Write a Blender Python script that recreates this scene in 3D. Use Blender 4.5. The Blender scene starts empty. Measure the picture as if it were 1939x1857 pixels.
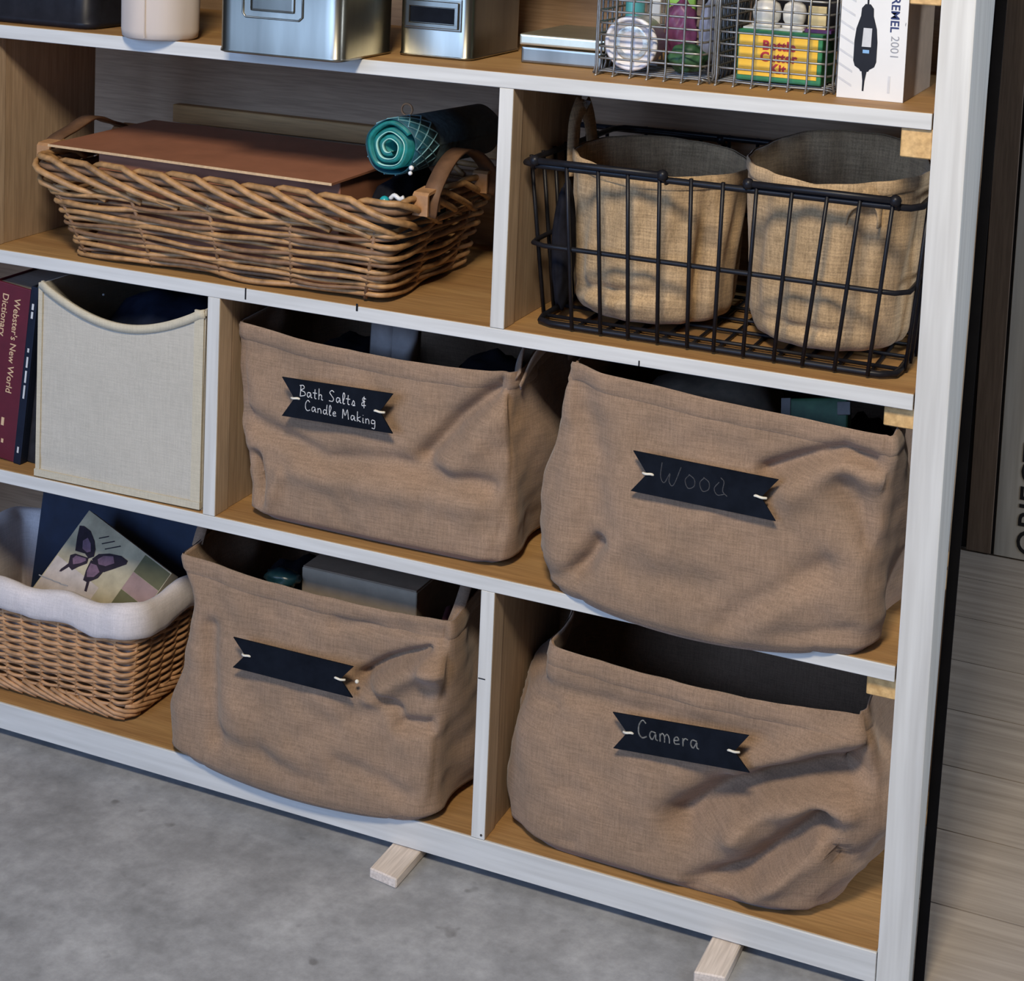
import bpy, bmesh, math, random
from mathutils import Vector, Matrix, noise
random.seed(7)
C = bpy.context.scene.collection
S = bpy.context.scene
PI = math.pi

# ------------------------------------------------------------------ camera
CAM = Vector((0.3147, -1.9333, 1.3153))
YAW, PIT, ROL, FPX, PPX, PPY = 0.3990, 0.1017, -0.0423, 3258.93, 991.9, 62.05
W, H = 1939.0, 1857.0
_f = Vector((-math.sin(YAW) * math.cos(PIT), math.cos(YAW) * math.cos(PIT), -math.sin(PIT)))
_r0 = Vector((math.cos(YAW), math.sin(YAW), 0))
_d0 = _f.cross(_r0)
_r = _r0 * math.cos(ROL) + _d0 * math.sin(ROL)
_d = -_r0 * math.sin(ROL) + _d0 * math.cos(ROL)
cd = bpy.data.cameras.new('camera')
cam = bpy.data.objects.new('camera', cd)
C.objects.link(cam)
cam.matrix_world = Matrix(((_r.x, -_d.x, -_f.x, CAM.x), (_r.y, -_d.y, -_f.y, CAM.y), (_r.z, -_d.z, -_f.z, CAM.z), (0, 0, 0, 1)))
cd.sensor_fit = 'HORIZONTAL'
cd.sensor_width = 36
cd.lens = FPX * 36 / W
cd.shift_x = (W / 2 - PPX) / W
cd.shift_y = (PPY - H / 2) / W
cd.clip_start = 0.02
S.camera = cam

def at(px, py, Y):
    """world point on the vertical plane y=Y seen at a photo pixel (used to read sizes off the photo)"""
    a = _f + _r * ((px - PPX) / FPX) + _d * ((py - PPY) / FPX)
    return CAM + a * ((Y - CAM.y) / a.y)

# ------------------------------------------------------------------ world, lights, exposure
wd = bpy.data.worlds.new('world')
S.world = wd
wd.use_nodes = True
wd.node_tree.nodes['Background'].inputs[0].default_value = (0.80, 0.84, 1.0, 1)
wd.node_tree.nodes['Background'].inputs[1].default_value = 0.04

def area(name, loc, target, size, power, col, size_y=None):
    l = bpy.data.lights.new(name, 'AREA')
    l.energy = power
    l.color = col
    l.size = size
    if size_y:
        l.shape = 'RECTANGLE'
        l.size_y = size_y
    o = bpy.data.objects.new(name, l)
    C.objects.link(o)
    o.location = loc
    o.rotation_euler = (Vector(target) - Vector(loc)).to_track_quat('-Z', 'Y').to_euler()
    return o

area('lamp_ceiling_offscreen', (0.05, -2.0, 2.70), (-0.2, 0, 0.8), 0.42, 74, (1.0, 0.88, 0.70))
area('garage_door_offscreen', (-1.7, -4.2, 1.75), (-0.8, 0, 0.3), 2.6, 118, (0.38, 0.58, 1.0), 2.0)
area('window_right_offscreen', (3.0, 0.5, 1.9), (0.02, 0.9, 0.7), 1.0, 60, (0.74, 0.84, 1.0), 1.0)
S.view_settings.view_transform = 'Standard'
S.view_settings.look = 'None'
S.view_settings.gamma = 1
S.view_settings.use_curve_mapping = False
S.view_settings.exposure = 0.0

# ------------------------------------------------------------------ materials
MATS = {}

def new_mat(name):
    m = bpy.data.materials.new(name)
    m.use_nodes = True
    nt = m.node_tree
    return m, nt, nt.nodes['Principled BSDF']

def node(nt, typ, **kw):
    n = nt.nodes.new(typ)
    for k, v in kw.items():
        setattr(n, k, v)
    return n

def coords(nt, scale=(1, 1, 1), rot=(0, 0, 0)):
    tc = node(nt, 'ShaderNodeTexCoord')
    mp = node(nt, 'ShaderNodeMapping')
    mp.inputs['Scale'].default_value = scale
    mp.inputs['Rotation'].default_value = rot
    nt.links.new(tc.outputs['Object'], mp.inputs['Vector'])
    return mp.outputs['Vector']

def noise_tex(nt, vec, scale, detail=4, rough=0.6):
    n = node(nt, 'ShaderNodeTexNoise')
    n.inputs['Scale'].default_value = scale
    n.inputs['Detail'].default_value = detail
    n.inputs['Roughness'].default_value = rough
    nt.links.new(vec, n.inputs['Vector'])
    return n.outputs['Fac']

def ramp(nt, fac, stops):
    r = node(nt, 'ShaderNodeValToRGB')
    el = r.color_ramp.elements
    while len(el) < len(stops):
        el.new(0.5)
    for e, (p, c) in zip(el, stops):
        e.position = p
        e.color = (c[0], c[1], c[2], 1)
    nt.links.new(fac, r.inputs['Fac'])
    return r.outputs['Color']

def mixc(nt, a, b, fac, mode='MIX'):
    m = node(nt, 'ShaderNodeMix', data_type='RGBA', blend_type=mode)
    for sock, v in ((m.inputs[0], fac), (m.inputs[6], a), (m.inputs[7], b)):
        if hasattr(v, 'links'):
            nt.links.new(v, sock)
        elif isinstance(v, (int, float)):
            sock.default_value = v
        else:
            sock.default_value = (v[0], v[1], v[2], 1)
    return m.outputs[2]

def bump(nt, bs, h, strength, dist=0.001):
    b = node(nt, 'ShaderNodeBump')
    b.inputs['Strength'].default_value = strength
    b.inputs['Distance'].default_value = dist
    nt.links.new(h, b.inputs['Height'])
    nt.links.new(b.outputs['Normal'], bs.inputs['Normal'])

def sc(c, k):
    return tuple(min(1, x * k) for x in c)

def plain(name, col, rough=0.6, var=0.12, scale=60, bmp=0.0, metal=0.0, alpha=None, stretch=(1, 1, 1)):
    if name in MATS:
        return MATS[name]
    m, nt, bs = new_mat(name)
    v = coords(nt, stretch)
    n = noise_tex(nt, v, scale)
    c = ramp(nt, n, [(0.25, sc(col, 1 - var)), (0.75, sc(col, 1 + var))])
    nt.links.new(c, bs.inputs['Base Color'])
    bs.inputs['Roughness'].default_value = rough
    bs.inputs['Metallic'].default_value = metal
    if bmp:
        bump(nt, bs, n, bmp)
    if max(col) < 0.03:
        bs.inputs['Specular IOR Level'].default_value = 0.22 if rough < 0.7 else 0.05
    if alpha:
        bs.inputs['Transmission Weight'].default_value = alpha
    MATS[name] = m
    return m

def wood(name, c1, c2, axis='x', rough=0.6, fine=260, ring=24, gr=0.7):
    if name in MATS:
        return MATS[name]
    m, nt, bs = new_mat(name)
    st = {'x': (0.05, 1, 1), 'y': (1, 0.05, 1), 'z': (1, 1, 0.05)}[axis]
    v = coords(nt, st)
    n1 = noise_tex(nt, v, ring, 3, 0.55)
    n2 = noise_tex(nt, v, fine, 2, 0.6)
    a = ramp(nt, n1, [(0.3, c1), (0.7, c2)])
    b = ramp(nt, n2, [(0.35, (0.72, 0.70, 0.68)), (0.65, (1.08, 1.08, 1.08))])
    c = mixc(nt, a, b, gr, 'MULTIPLY')
    nt.links.new(c, bs.inputs['Base Color'])
    bs.inputs['Roughness'].default_value = rough
    bump(nt, bs, n2, 0.25, 0.0006)
    MATS[name] = m
    return m

def cloth(name, col, var=0.20, thread=520, rough=0.95, big=0.16, bmp=0.35, fine=1.0):
    """plain-weave cloth: thin streaks in both thread directions"""
    if name in MATS:
        return MATS[name]
    m, nt, bs = new_mat(name)
    tc = coords(nt)
    a = noise_tex(nt, coords(nt, (0.07, 0.07, 1)), thread, 1, 0.5)
    b = noise_tex(nt, coords(nt, (1, 1, 0.07)), thread, 1, 0.5)
    g = noise_tex(nt, tc, thread * 1.3, 1, 0.5)
    w = node(nt, 'ShaderNodeMath', operation='ADD')
    nt.links.new(a, w.inputs[0])
    nt.links.new(b, w.inputs[1])
    w2 = node(nt, 'ShaderNodeMath', operation='ADD')
    nt.links.new(w.outputs[0], w2.inputs[0])
    nt.links.new(g, w2.inputs[1])
    w3 = node(nt, 'ShaderNodeMath', operation='MULTIPLY')
    w3.inputs[1].default_value = 1 / 3
    nt.links.new(w2.outputs[0], w3.inputs[0])
    c1 = ramp(nt, w3.outputs[0], [(0.36, sc(col, 1 - var)), (0.64, sc(col, 1 + var))])
    l = noise_tex(nt, tc, 9, 4, 0.6)
    c2 = ramp(nt, l, [(0.3, (1 - big, 1 - big, 1 - big * 1.1)), (0.7, (1 + big * 0.4, 1 + big * 0.35, 1 + big * 0.3))])
    c = mixc(nt, c1, c2, 1.0, 'MULTIPLY')
    nt.links.new(c, bs.inputs['Base Color'])
    bs.inputs['Roughness'].default_value = rough
    bs.inputs['Sheen Weight'].default_value = 0.15
    bs.inputs['Specular IOR Level'].default_value = 0.1
    bump(nt, bs, w3.outputs[0], bmp, 0.0012)
    MATS[name] = m
    return m

def concrete():
    m, nt, bs = new_mat('concrete')
    v = coords(nt)
    n1 = noise_tex(nt, v, 7, 6, 0.65)
    n2 = noise_tex(nt, v, 45, 5, 0.7)
    n3 = noise_tex(nt, v, 23, 2, 0.5)
    a = ramp(nt, n1, [(0.28, (0.20, 0.203, 0.210)), (0.5, (0.310, 0.314, 0.325)), (0.72, (0.435, 0.44, 0.452))])
    b = ramp(nt, n2, [(0.3, (0.80, 0.80, 0.80)), (0.7, (1.12, 1.12, 1.12))])
    c = mixc(nt, a, b, 1.0, 'MULTIPLY')
    d = ramp(nt, n3, [(0.69, (1, 1, 1)), (0.76, (0.62, 0.61, 0.60))])
    c = mixc(nt, c, d, 1.0, 'MULTIPLY')
    nt.links.new(c, bs.inputs['Base Color'])
    bs.inputs['Roughness'].default_value = 0.62
    bump(nt, bs, n2, 0.25, 0.002)
    return m

M = {}
M['white'] = wood('white_paint', (0.59, 0.585, 0.555), (0.67, 0.66, 0.625), 'x', 0.55, 120, 30, 0.3)
M['white_post'] = wood('white_paint_post', (0.58, 0.565, 0.525), (0.71, 0.695, 0.645), 'z', 0.55, 90, 40, 0.4)
M['post_side'] = M['white_post']
M['pine'] = wood('pine_board', (0.33, 0.172, 0.060), (0.45, 0.262, 0.098), 'x', 0.6)
M['pine_z'] = wood('pine_upright', (0.33, 0.225, 0.14), (0.43, 0.31, 0.20), 'z', 0.65)
M['pine_side'] = wood('pine_strip', (0.40, 0.29, 0.19), (0.50, 0.37, 0.25), 'z', 0.65)
M['pine_block'] = wood('pine_block', (0.60, 0.36, 0.13), (0.72, 0.47, 0.20), 'y', 0.55, 120, 60)
M['ply'] = wood('plywood_back', (0.30, 0.195, 0.115), (0.40, 0.27, 0.165), 'x', 0.7)
M['shim'] = wood('pale_shim_wood', (0.66, 0.56, 0.48), (0.78, 0.68, 0.59), 'y', 0.7)
M['concrete'] = concrete()
M['burlap'] = cloth('burlap', (0.295, 0.196, 0.130))
M['bucket'] = cloth('coarse_burlap', (0.455, 0.315, 0.178), 0.30, 420, 0.95, 0.16, 0.5)
M['cream'] = cloth('cream_canvas', (0.50, 0.46, 0.385), 0.10, 600, 0.9, 0.05, 0.15)
M['cream_trim'] = cloth('cream_trim', (0.54, 0.48, 0.36), 0.10, 600, 0.9, 0.05, 0.15)
M['liner'] = cloth('white_liner', (0.66, 0.60, 0.58), 0.10, 500, 0.95, 0.10, 0.2)
M['black_plastic'] = plain('black_plastic', (0.012, 0.012, 0.016), 0.45, 0.3, 40)
M['black_wire'] = plain('black_wire', (0.010, 0.010, 0.013), 0.38, 0.3, 90)
M['black_card'] = plain('chalkboard', (0.007, 0.009, 0.014), 0.75, 0.35, 35)
M['chalk'] = plain('chalk', (0.62, 0.62, 0.62), 0.9, 0.4, 500)
M['chalk_faint'] = plain('chalk_faint', (0.060, 0.060, 0.066), 0.9, 0.5, 400)
M['chalk_mid'] = plain('chalk_mid', (0.17, 0.17, 0.16), 0.9, 0.7, 300)
M['string'] = plain('string', (0.75, 0.70, 0.58), 0.9, 0.1, 300)
M['steel'] = plain('galvanised_wire', (0.30, 0.295, 0.28), 0.42, 0.2, 200, 0, 0.75)
M['tin'] = plain('brushed_tin', (0.30, 0.285, 0.235), 0.30, 0.35, 14, 0.0, 1.0, None, (1, 1, 0.15))
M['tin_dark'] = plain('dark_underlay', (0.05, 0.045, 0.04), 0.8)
M['wicker'] = plain('brown_willow', (0.385, 0.210, 0.085), 0.5, 0.50, 55, 0.15)
M['wicker_dark'] = plain('dark_willow', (0.215, 0.115, 0.055), 0.6, 0.4, 55, 0.15)
M['wicker2'] = plain('honey_willow', (0.47, 0.255, 0.120), 0.55, 0.35, 70, 0.1)
M['leather'] = plain('tan_leather', (0.42, 0.22, 0.095), 0.6, 0.3, 45, 0.1)
M['hardboard'] = plain('brown_hardboard', (0.30, 0.125, 0.070), 0.5, 0.14, 25)
M['hardboard_edge'] = plain('pale_board_edge', (0.62, 0.42, 0.23), 0.7, 0.2, 200)
M['kraft'] = plain('kraft_cardboard', (0.28, 0.20, 0.135), 0.8, 0.12, 60)
M['kraft_pale'] = plain('pale_cardboard', (0.38, 0.30, 0.215), 0.8, 0.10, 60)
M['navy'] = plain('navy_cover', (0.010, 0.022, 0.052), 0.6, 0.3, 30)
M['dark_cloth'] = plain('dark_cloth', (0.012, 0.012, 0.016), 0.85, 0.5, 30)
M['paper'] = plain('white_card', (0.74, 0.73, 0.70), 0.5, 0.03, 20)
M['black_ink'] = plain('black_ink', (0.012, 0.012, 0.015), 0.5, 0.2, 60)
M['navy_ink'] = plain('navy_ink', (0.01, 0.02, 0.10), 0.5)
M['grey_ink'] = plain('grey_ink', (0.30, 0.30, 0.31), 0.5)
M['pale_ink'] = plain('pale_grey_ink', (0.58, 0.58, 0.58), 0.5)

# ------------------------------------------------------------------ mesh helpers
ORG = {}

def thing(name, label, cat, loc=(0, 0, 0), group=None, kind=None):
    o = bpy.data.objects.new(name, None)
    o.empty_display_size = 0.03
    C.objects.link(o)
    o.location = loc
    ORG[o] = Vector(loc)
    tag(o, label, cat, group, kind)
    return o

def tag(o, label=None, cat=None, group=None, kind=None):
    if label: o['label'] = label
    if cat: o['category'] = cat
    if group: o['group'] = group
    if kind: o['kind'] = kind
    return o

def obj(name, verts, faces, mat, parent=None, smooth=False, origin=None, label=None):
    """links ONE mesh object; verts are in world coordinates"""
    if parent is not None:
        org = ORG[parent]
    else:
        org = Vector(origin) if origin is not None else Vector((0, 0, 0))
    me = bpy.data.meshes.new(name)
    me.from_pydata([Vector(v) - org for v in verts], [], faces)
    me.validate()
    me.update()
    if isinstance(mat, (list, tuple)):
        for m_ in mat: me.materials.append(m_)
    else:
        me.materials.append(mat)
    if smooth:
        me.polygons.foreach_set('use_smooth', [True] * len(me.polygons))
    o = bpy.data.objects.new(name, me)
    C.objects.link(o)
    if parent is not None:
        o.parent = parent
    else:
        o.location = org
    ORG[o] = org
    if label: o['label'] = label
    return o

def merge(*parts):
    V, F = [], []
    for v, f in parts:
        k = len(V)
        V += list(v)
        F += [tuple(i + k for i in q) for q in f]
    return V, F

def gbox(x0, x1, y0, y1, z0, z1, bev=0.0008, seg=1):
    bm = bmesh.new()
    vs = [bm.verts.new((x, y, z)) for x in (x0, x1) for y in (y0, y1) for z in (z0, z1)]
    for q in ((0, 1, 3, 2), (4, 6, 7, 5), (0, 4, 5, 1), (2, 3, 7, 6), (0, 2, 6, 4), (1, 5, 7, 3)):
        bm.faces.new([vs[i] for i in q])
    if bev:
        bmesh.ops.bevel(bm, geom=list(bm.edges), offset=bev, segments=seg, profile=0.7, affect='EDGES')
    bmesh.ops.recalc_face_normals(bm, faces=list(bm.faces))
    bm.verts.index_update()
    V = [v.co.copy() for v in bm.verts]
    F = [tuple(v.index for v in f.verts) for f in bm.faces]
    bm.free()
    return V, F

def box(name, x0, x1, y0, y1, z0, z1, mat, parent=None, bev=0.0008, seg=1, **kw):
    v, f = gbox(x0, x1, y0, y1, z0, z1, bev, seg)
    return obj(name, v, f, mat, parent, **kw)

def xform(vf, m):
    return [m @ Vector(v) for v in vf[0]], vf[1]

def tube(pts, r, n=6, closed=False, flat=1.0):
    pts = [Vector(p) for p in pts]
    N = len(pts)
    rad = r if isinstance(r, (list, tuple)) else [r] * N
    V, F = [], []
    up = None
    for i, p in enumerate(pts):
        if closed:
            t = pts[(i + 1) % N] - pts[i - 1]
        else:
            t = pts[min(i + 1, N - 1)] - pts[max(i - 1, 0)]
        t.normalize()
        if up is None:
            up = Vector((0, 0, 1)) if abs(t.z) < 0.9 else Vector((0, 1, 0))
        a = up - t * up.dot(t)
        if a.length < 1e-5:
            a = Vector((1, 0, 0)) - t * t.x
        a.normalize()
        up = a
        b = t.cross(a)
        for k in range(n):
            w = 2 * PI * k / n
            V.append(p + a * (math.cos(w) * rad[i] * flat) + b * (math.sin(w) * rad[i]))
    for i in range(N if closed else N - 1):
        for k in range(n):
            j = (i + 1) % N
            F.append((i * n + k, i * n + (k + 1) % n, j * n + (k + 1) % n, j * n + k))
    if not closed:
        F.append(tuple(range(n - 1, -1, -1)))
        F.append(tuple(range((N - 1) * n, N * n)))
    return V, F

def strap(pts, width_dirs, w, th):
    """flat band along pts; width direction per point"""
    pts = [Vector(p) for p in pts]
    V, F = [], []
    N = len(pts)
    for i, p in enumerate(pts):
        t = (pts[min(i + 1, N - 1)] - pts[max(i - 1, 0)]).normalized()
        wd_ = Vector(width_dirs[i] if isinstance(width_dirs, list) else width_dirs)
        wd_ = (wd_ - t * wd_.dot(t)).normalized()
        nn = t.cross(wd_)
        for a, b in ((-1, -1), (1, -1), (1, 1), (-1, 1)):
            V.append(p + wd_ * (a * w / 2) + nn * (b * th / 2))
    for i in range(N - 1):
        for k in range(4):
            F.append((i * 4 + k, i * 4 + (k + 1) % 4, i * 4 + 4 + (k + 1) % 4, i * 4 + 4 + k))
    F.append((3, 2, 1, 0))
    F.append(tuple((N - 1) * 4 + k for k in range(4)))
    return V, F

def lathe(prof, n=28, base=(0, 0, 0), M_=None):
    V, F = [], []
    for r, z in prof:
        for k in range(n):
            w = 2 * PI * k / n
            V.append(Vector((r * math.cos(w), r * math.sin(w), z)))
    for i in range(len(prof) - 1):
        for k in range(n):
            F.append((i * n + k, i * n + (k + 1) % n, i * n + n + (k + 1) % n, i * n + n + k))
    F.append(tuple(range(n - 1, -1, -1)))
    F.append(tuple(range((len(prof) - 1) * n, len(prof) * n)))
    m = M_ if M_ is not None else Matrix.Translation(base)
    return [m @ v for v in V], F

def prism(outline, O, U, Vv, th):
    """extrude a flat 2D outline (u,v) placed at O with axes U,Vv; thickness th along U x Vv"""
    O, U, Vv = Vector(O), Vector(U).normalized(), Vector(Vv).normalized()
    Nn = U.cross(Vv)
    n = len(outline)
    V = [O + U * a + Vv * b for a, b in outline] + [O + U * a + Vv * b + Nn * th for a, b in outline]
    F = [tuple(range(n - 1, -1, -1)), tuple(range(n, 2 * n))]
    F += [(i, (i + 1) % n, n + (i + 1) % n, n + i) for i in range(n)]
    return V, F

def smoothline(pts, n=8):
    """Catmull-Rom through pts"""
    P = [Vector(p) for p in pts]
    P = [P[0] * 2 - P[1]] + P + [P[-1] * 2 - P[-2]]
    out = []
    for i in range(1, len(P) - 2):
        for k in range(n):
            t = k / n
            a, b, c, d = P[i - 1], P[i], P[i + 1], P[i + 2]
            out.append(0.5 * ((2 * b) + (c - a) * t + (2 * a - 5 * b + 4 * c - d) * t * t + (3 * b - a - 3 * c + d) * t ** 3))
    out.append(P[-2])
    return out

def text_mesh(body, size, O, U, Vv, offset=0.0, extrude=0.0002, align='LEFT', spacing=1.0, xs=1.0, shear=0.0):
    """flat lettering built from the built-in font; O = baseline start, U = reading direction, Vv = up"""
    cu = bpy.data.curves.new('lettering_curve', 'FONT')
    cu.body = body
    cu.size = size
    cu.offset = offset
    cu.extrude = extrude
    cu.align_x = align
    cu.space_character = spacing
    cu.resolution_u = 4
    cu.shear = shear
    o = bpy.data.objects.new('lettering_tmp', cu)
    C.objects.link(o)
    bpy.context.view_layer.update()
    dg = bpy.context.evaluated_depsgraph_get()
    me = bpy.data.meshes.new_from_object(o.evaluated_get(dg))
    O, U, Vv = Vector(O), Vector(U).normalized(), Vector(Vv).normalized()
    Nn = U.cross(Vv)
    V = [O + U * (v.co.x * xs) + Vv * v.co.y + Nn * v.co.z for v in me.vertices]
    F = [tuple(p.vertices) for p in me.polygons]
    bpy.data.objects.remove(o)
    bpy.data.curves.remove(cu)
    bpy.data.meshes.remove(me)
    return V, F

def ico(center, rad, sub=3, squash=(1, 1, 1), lump=0.0, fr=20, seed=0, M_=None):
    bm = bmesh.new()
    bmesh.ops.create_icosphere(bm, subdivisions=sub, radius=1)
    V = []
    for v in bm.verts:
        p = v.co.copy()
        k = 1 + lump * noise.noise(p * fr * 0.1 + Vector((seed * 3.1, seed, 0)))
        q = Vector((p.x * squash[0], p.y * squash[1], p.z * squash[2])) * rad * k
        if M_ is not None: q = M_ @ q
        V.append(q + Vector(center))
    bm.verts.index_update()
    F = [tuple(v.index for v in f.verts) for f in bm.faces]
    bm.free()
    return V, F

# ------------------------------------------------------------------ handwriting (stroke letters, 1 unit high)
GLYPH = {
    'B': (0.62, [[(0.05, 0.02), (0.10, 0.5), (0.12, 0.98)], [(0.02, 0.95), (0.35, 1.0), (0.45, 0.78), (0.15, 0.55), (0.50, 0.42), (0.52, 0.15), (0.05, 0.0)]]),
    'a': (0.55, [[(0.42, 0.42), (0.15, 0.45), (0.05, 0.2), (0.2, 0.02), (0.42, 0.38), (0.42, 0.1), (0.55, 0.02)]]),
    't': (0.42, [[(0.2, 0.85), (0.18, 0.1), (0.35, 0.02)], [(0.0, 0.5), (0.40, 0.5)]]),
    'h': (0.5, [[(0.1, 0.98), (0.08, 0.0)], [(0.08, 0.3), (0.25, 0.45), (0.36, 0.35), (0.36, 0.05), (0.5, 0.0)]]),
    'S': (0.6, [[(0.5, 0.88), (0.3, 1.0), (0.08, 0.8), (0.25, 0.55), (0.45, 0.3), (0.35, 0.05), (0.02, 0.05)]]),
    'l': (0.3, [[(0.05, 0.1), (0.25, 0.7), (0.15, 0.98), (0.06, 0.7), (0.1, 0.05), (0.28, 0.05)]]),
    's': (0.4, [[(0.05, 0.05), (0.22, 0.45), (0.33, 0.15), (0.15, 0.0), (0.4, 0.03)]]),
    '&': (0.6, [[(0.45, 0.75), (0.2, 0.85), (0.12, 0.62), (0.35, 0.52), (0.1, 0.42), (0.08, 0.15), (0.45, 0.2)], [(0.27, 0.98), (0.27, -0.05)]]),
    'C': (0.6, [[(0.5, 0.85), (0.3, 1.0), (0.08, 0.7), (0.05, 0.25), (0.25, 0.0), (0.55, 0.12)]]),
    'n': (0.5, [[(0.06, 0.45), (0.06, 0.0)], [(0.06, 0.3), (0.25, 0.45), (0.38, 0.3), (0.40, 0.0)]]),
    'd': (0.55, [[(0.4, 0.40), (0.15, 0.42), (0.06, 0.15), (0.25, 0.02), (0.40, 0.3)], [(0.45, 0.95), (0.40, 0.3), (0.5, 0.0)]]),
    'e': (0.45, [[(0.06, 0.22), (0.35, 0.28), (0.25, 0.45), (0.08, 0.3), (0.12, 0.05), (0.42, 0.08)]]),
    'M': (0.8, [[(0.05, 0.0), (0.1, 0.9), (0.32, 0.3), (0.55, 0.9), (0.68, 0.0)]]),
    'k': (0.5, [[(0.1, 0.95), (0.08, 0.0)], [(0.42, 0.5), (0.1, 0.25), (0.45, 0.0)]]),
    'i': (0.25, [[(0.1, 0.45), (0.1, 0.02), (0.2, 0.02)], [(0.1, 0.68), (0.13, 0.72)]]),
    'g': (0.5, [[(0.4, 0.42), (0.12, 0.42), (0.08, 0.12), (0.38, 0.15), (0.42, 0.4), (0.40, -0.3), (0.12, -0.32)]]),
    'W': (0.95, [[(0.05, 0.9), (0.02, 0.3), (0.2, 0.05), (0.42, 0.5), (0.40, 0.15), (0.6, 0.02), (0.88, 0.85)]]),
    'o': (0.55, [[(0.25, 0.62), (0.06, 0.35), (0.2, 0.03), (0.45, 0.15), (0.45, 0.45), (0.2, 0.62)]]),
    'D': (0.65, [[(0.25, 0.55), (0.06, 0.25), (0.2, 0.0), (0.5, 0.08)], [(0.3, 0.75), (0.45, 0.6), (0.42, 0.2), (0.62, 0.02)]]),
    'm': (0.75, [[(0.05, 0.45), (0.05, 0.0)], [(0.05, 0.3), (0.2, 0.48), (0.32, 0.3), (0.32, 0.0)], [(0.32, 0.3), (0.48, 0.48), (0.6, 0.3), (0.62, 0.0)]]),
    'r': (0.42, [[(0.08, 0.45), (0.08, 0.0)], [(0.08, 0.25), (0.22, 0.45), (0.38, 0.4)]]),
    ' ': (0.42, []),
}

def handwriting(body, h, O, U, Vv, rad, slope=0.0, gap=0.08):
    O, U, Vv = Vector(O), Vector(U).normalized(), Vector(Vv).normalized()
    Nn = U.cross(Vv)
    x = 0.0
    parts = []
    for ch in body:
        w, strokes = GLYPH[ch]
        for st in strokes:
            pts = smoothline([Vector((a + x, b, 0)) for a, b in st], 4)
            P = [O + U * (p.x * h) + Vv * (p.y * h + slope * p.x * h) for p in pts]
            parts.append(tube(P, rad, 4))
        x += w + gap
    return merge(*parts)

# ------------------------------------------------------------------ the setting
Z1, Z2, Z3, Z4 = 1.0500, 0.7278, 0.4051, 0.0544      # tops of the shelves
T = 0.019                                             # board thickness
D1, D2, D3 = -0.5292, -0.9452, -0.5262                # left faces of the dividers
YB = 0.415                                            # back panel
XL = -1.90                                            # far end of the unit, out of the frame

# concrete floor in front, wood-look planks behind and to the right of the shelves
v, f = gbox(-4.5, 2.5, -4.5, 0.04, -0.05, 0.0, 0)
tag(obj('floor', v, f, M['concrete'], None), 'bare grey concrete floor in front of the shelves', None, None, 'structure')
M['plank'] = wood('weathered_plank', (0.31, 0.262, 0.215), (0.42, 0.362, 0.305), 'x', 0.55, 90, 30)
fw = thing('floor_wood', 'grey brown wood plank floor beside and behind the shelves', None, (0, 0.04, 0), None, 'structure')
yy = 0.041
pw = 0.1785
row = 0
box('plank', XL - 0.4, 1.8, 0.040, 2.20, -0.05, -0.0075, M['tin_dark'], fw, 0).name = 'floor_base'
while yy < 2.15:
    xx = XL - 0.3 - 0.37 * (row % 3)
    while xx < 1.7:
        x1 = min(xx + 1.22, 1.75)
        v, f = gbox(max(xx, XL - 0.3), x1 - 0.0012, yy, min(2.199, yy + pw - 0.0022), -0.0075, 0.0, 0)
        obj('plank', v, f, M['plank'], fw)
        xx = x1 + 0.0002
        if x1 >= 1.75: break
    yy += pw
    row += 1
M['wall'] = plain('far_wall_paint', (0.30, 0.29, 0.27), 0.8, 0.05, 10)
v, f = gbox(XL - 0.4, 1.8, 2.20, 2.25, -0.01, 2.6, 0)
tag(obj('wall_back', v, f, M['wall'], None), 'plain painted wall far behind the shelves', None, None, 'structure')

# ------------------------------------------------------------------ shelving unit
su = thing('shelving_unit', 'tall home built wooden shelving unit with white painted front edges', 'shelf', (XL, 0.0, 0.0))

def shelf_board(z, fh=T, x1=-0.0015):
    b = box('shelf', XL, x1, 0.0015, YB, z - T, z, M['pine'], su, 0.0006)
    box('front_edge', XL, x1, -0.0015, 0.0015, z - fh, z - 0.0004, M['white'], b, 0.0007)
    return b

s1 = shelf_board(Z1)
s2 = shelf_board(Z2)
s3 = shelf_board(Z3)
s4 = shelf_board(Z4)
rl = box('bottom_rail', XL, -0.0008, -0.002, 0.017, Z4 - 0.0393, Z4 - 0.0006, M['white'], su, 0.0008)
s0 = box('shelf', XL, -0.0015, 0.0015, YB, 1.365, 1.384, M['pine'], su, 0.0006)
box('front_edge', XL, -0.0015, -0.0015, 0.0015, 1.365, 1.3836, M['white'], s0, 0.0007)

def divider(x, z0, z1, depth=0.24):
    b = box('divider', x + 0.0015, x + T - 0.0015, 0.030, depth, z0, z1, M['pine_z'], su, 0.0006)
    box('edge_strip', x, x + T, 0.0, 0.031, z0, z1, M['pine_side'], b, 0.0007)
    box('front_edge', x + 0.0001, x + T - 0.0001, -0.0016, 0.0004, z0 + 0.0003, z1 - 0.0003, M['white_post'], b, 0.0005)
    return b

divider(D1, Z2, Z1 - T)
divider(D2, Z3, Z2 - T)
divider(D3, Z4, Z3 - T)
divider(-1.334, Z2, Z1 - T)
divider(-1.72, Z3, Z2 - T)
divider(-1.72, Z4, Z3 - T)
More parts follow.
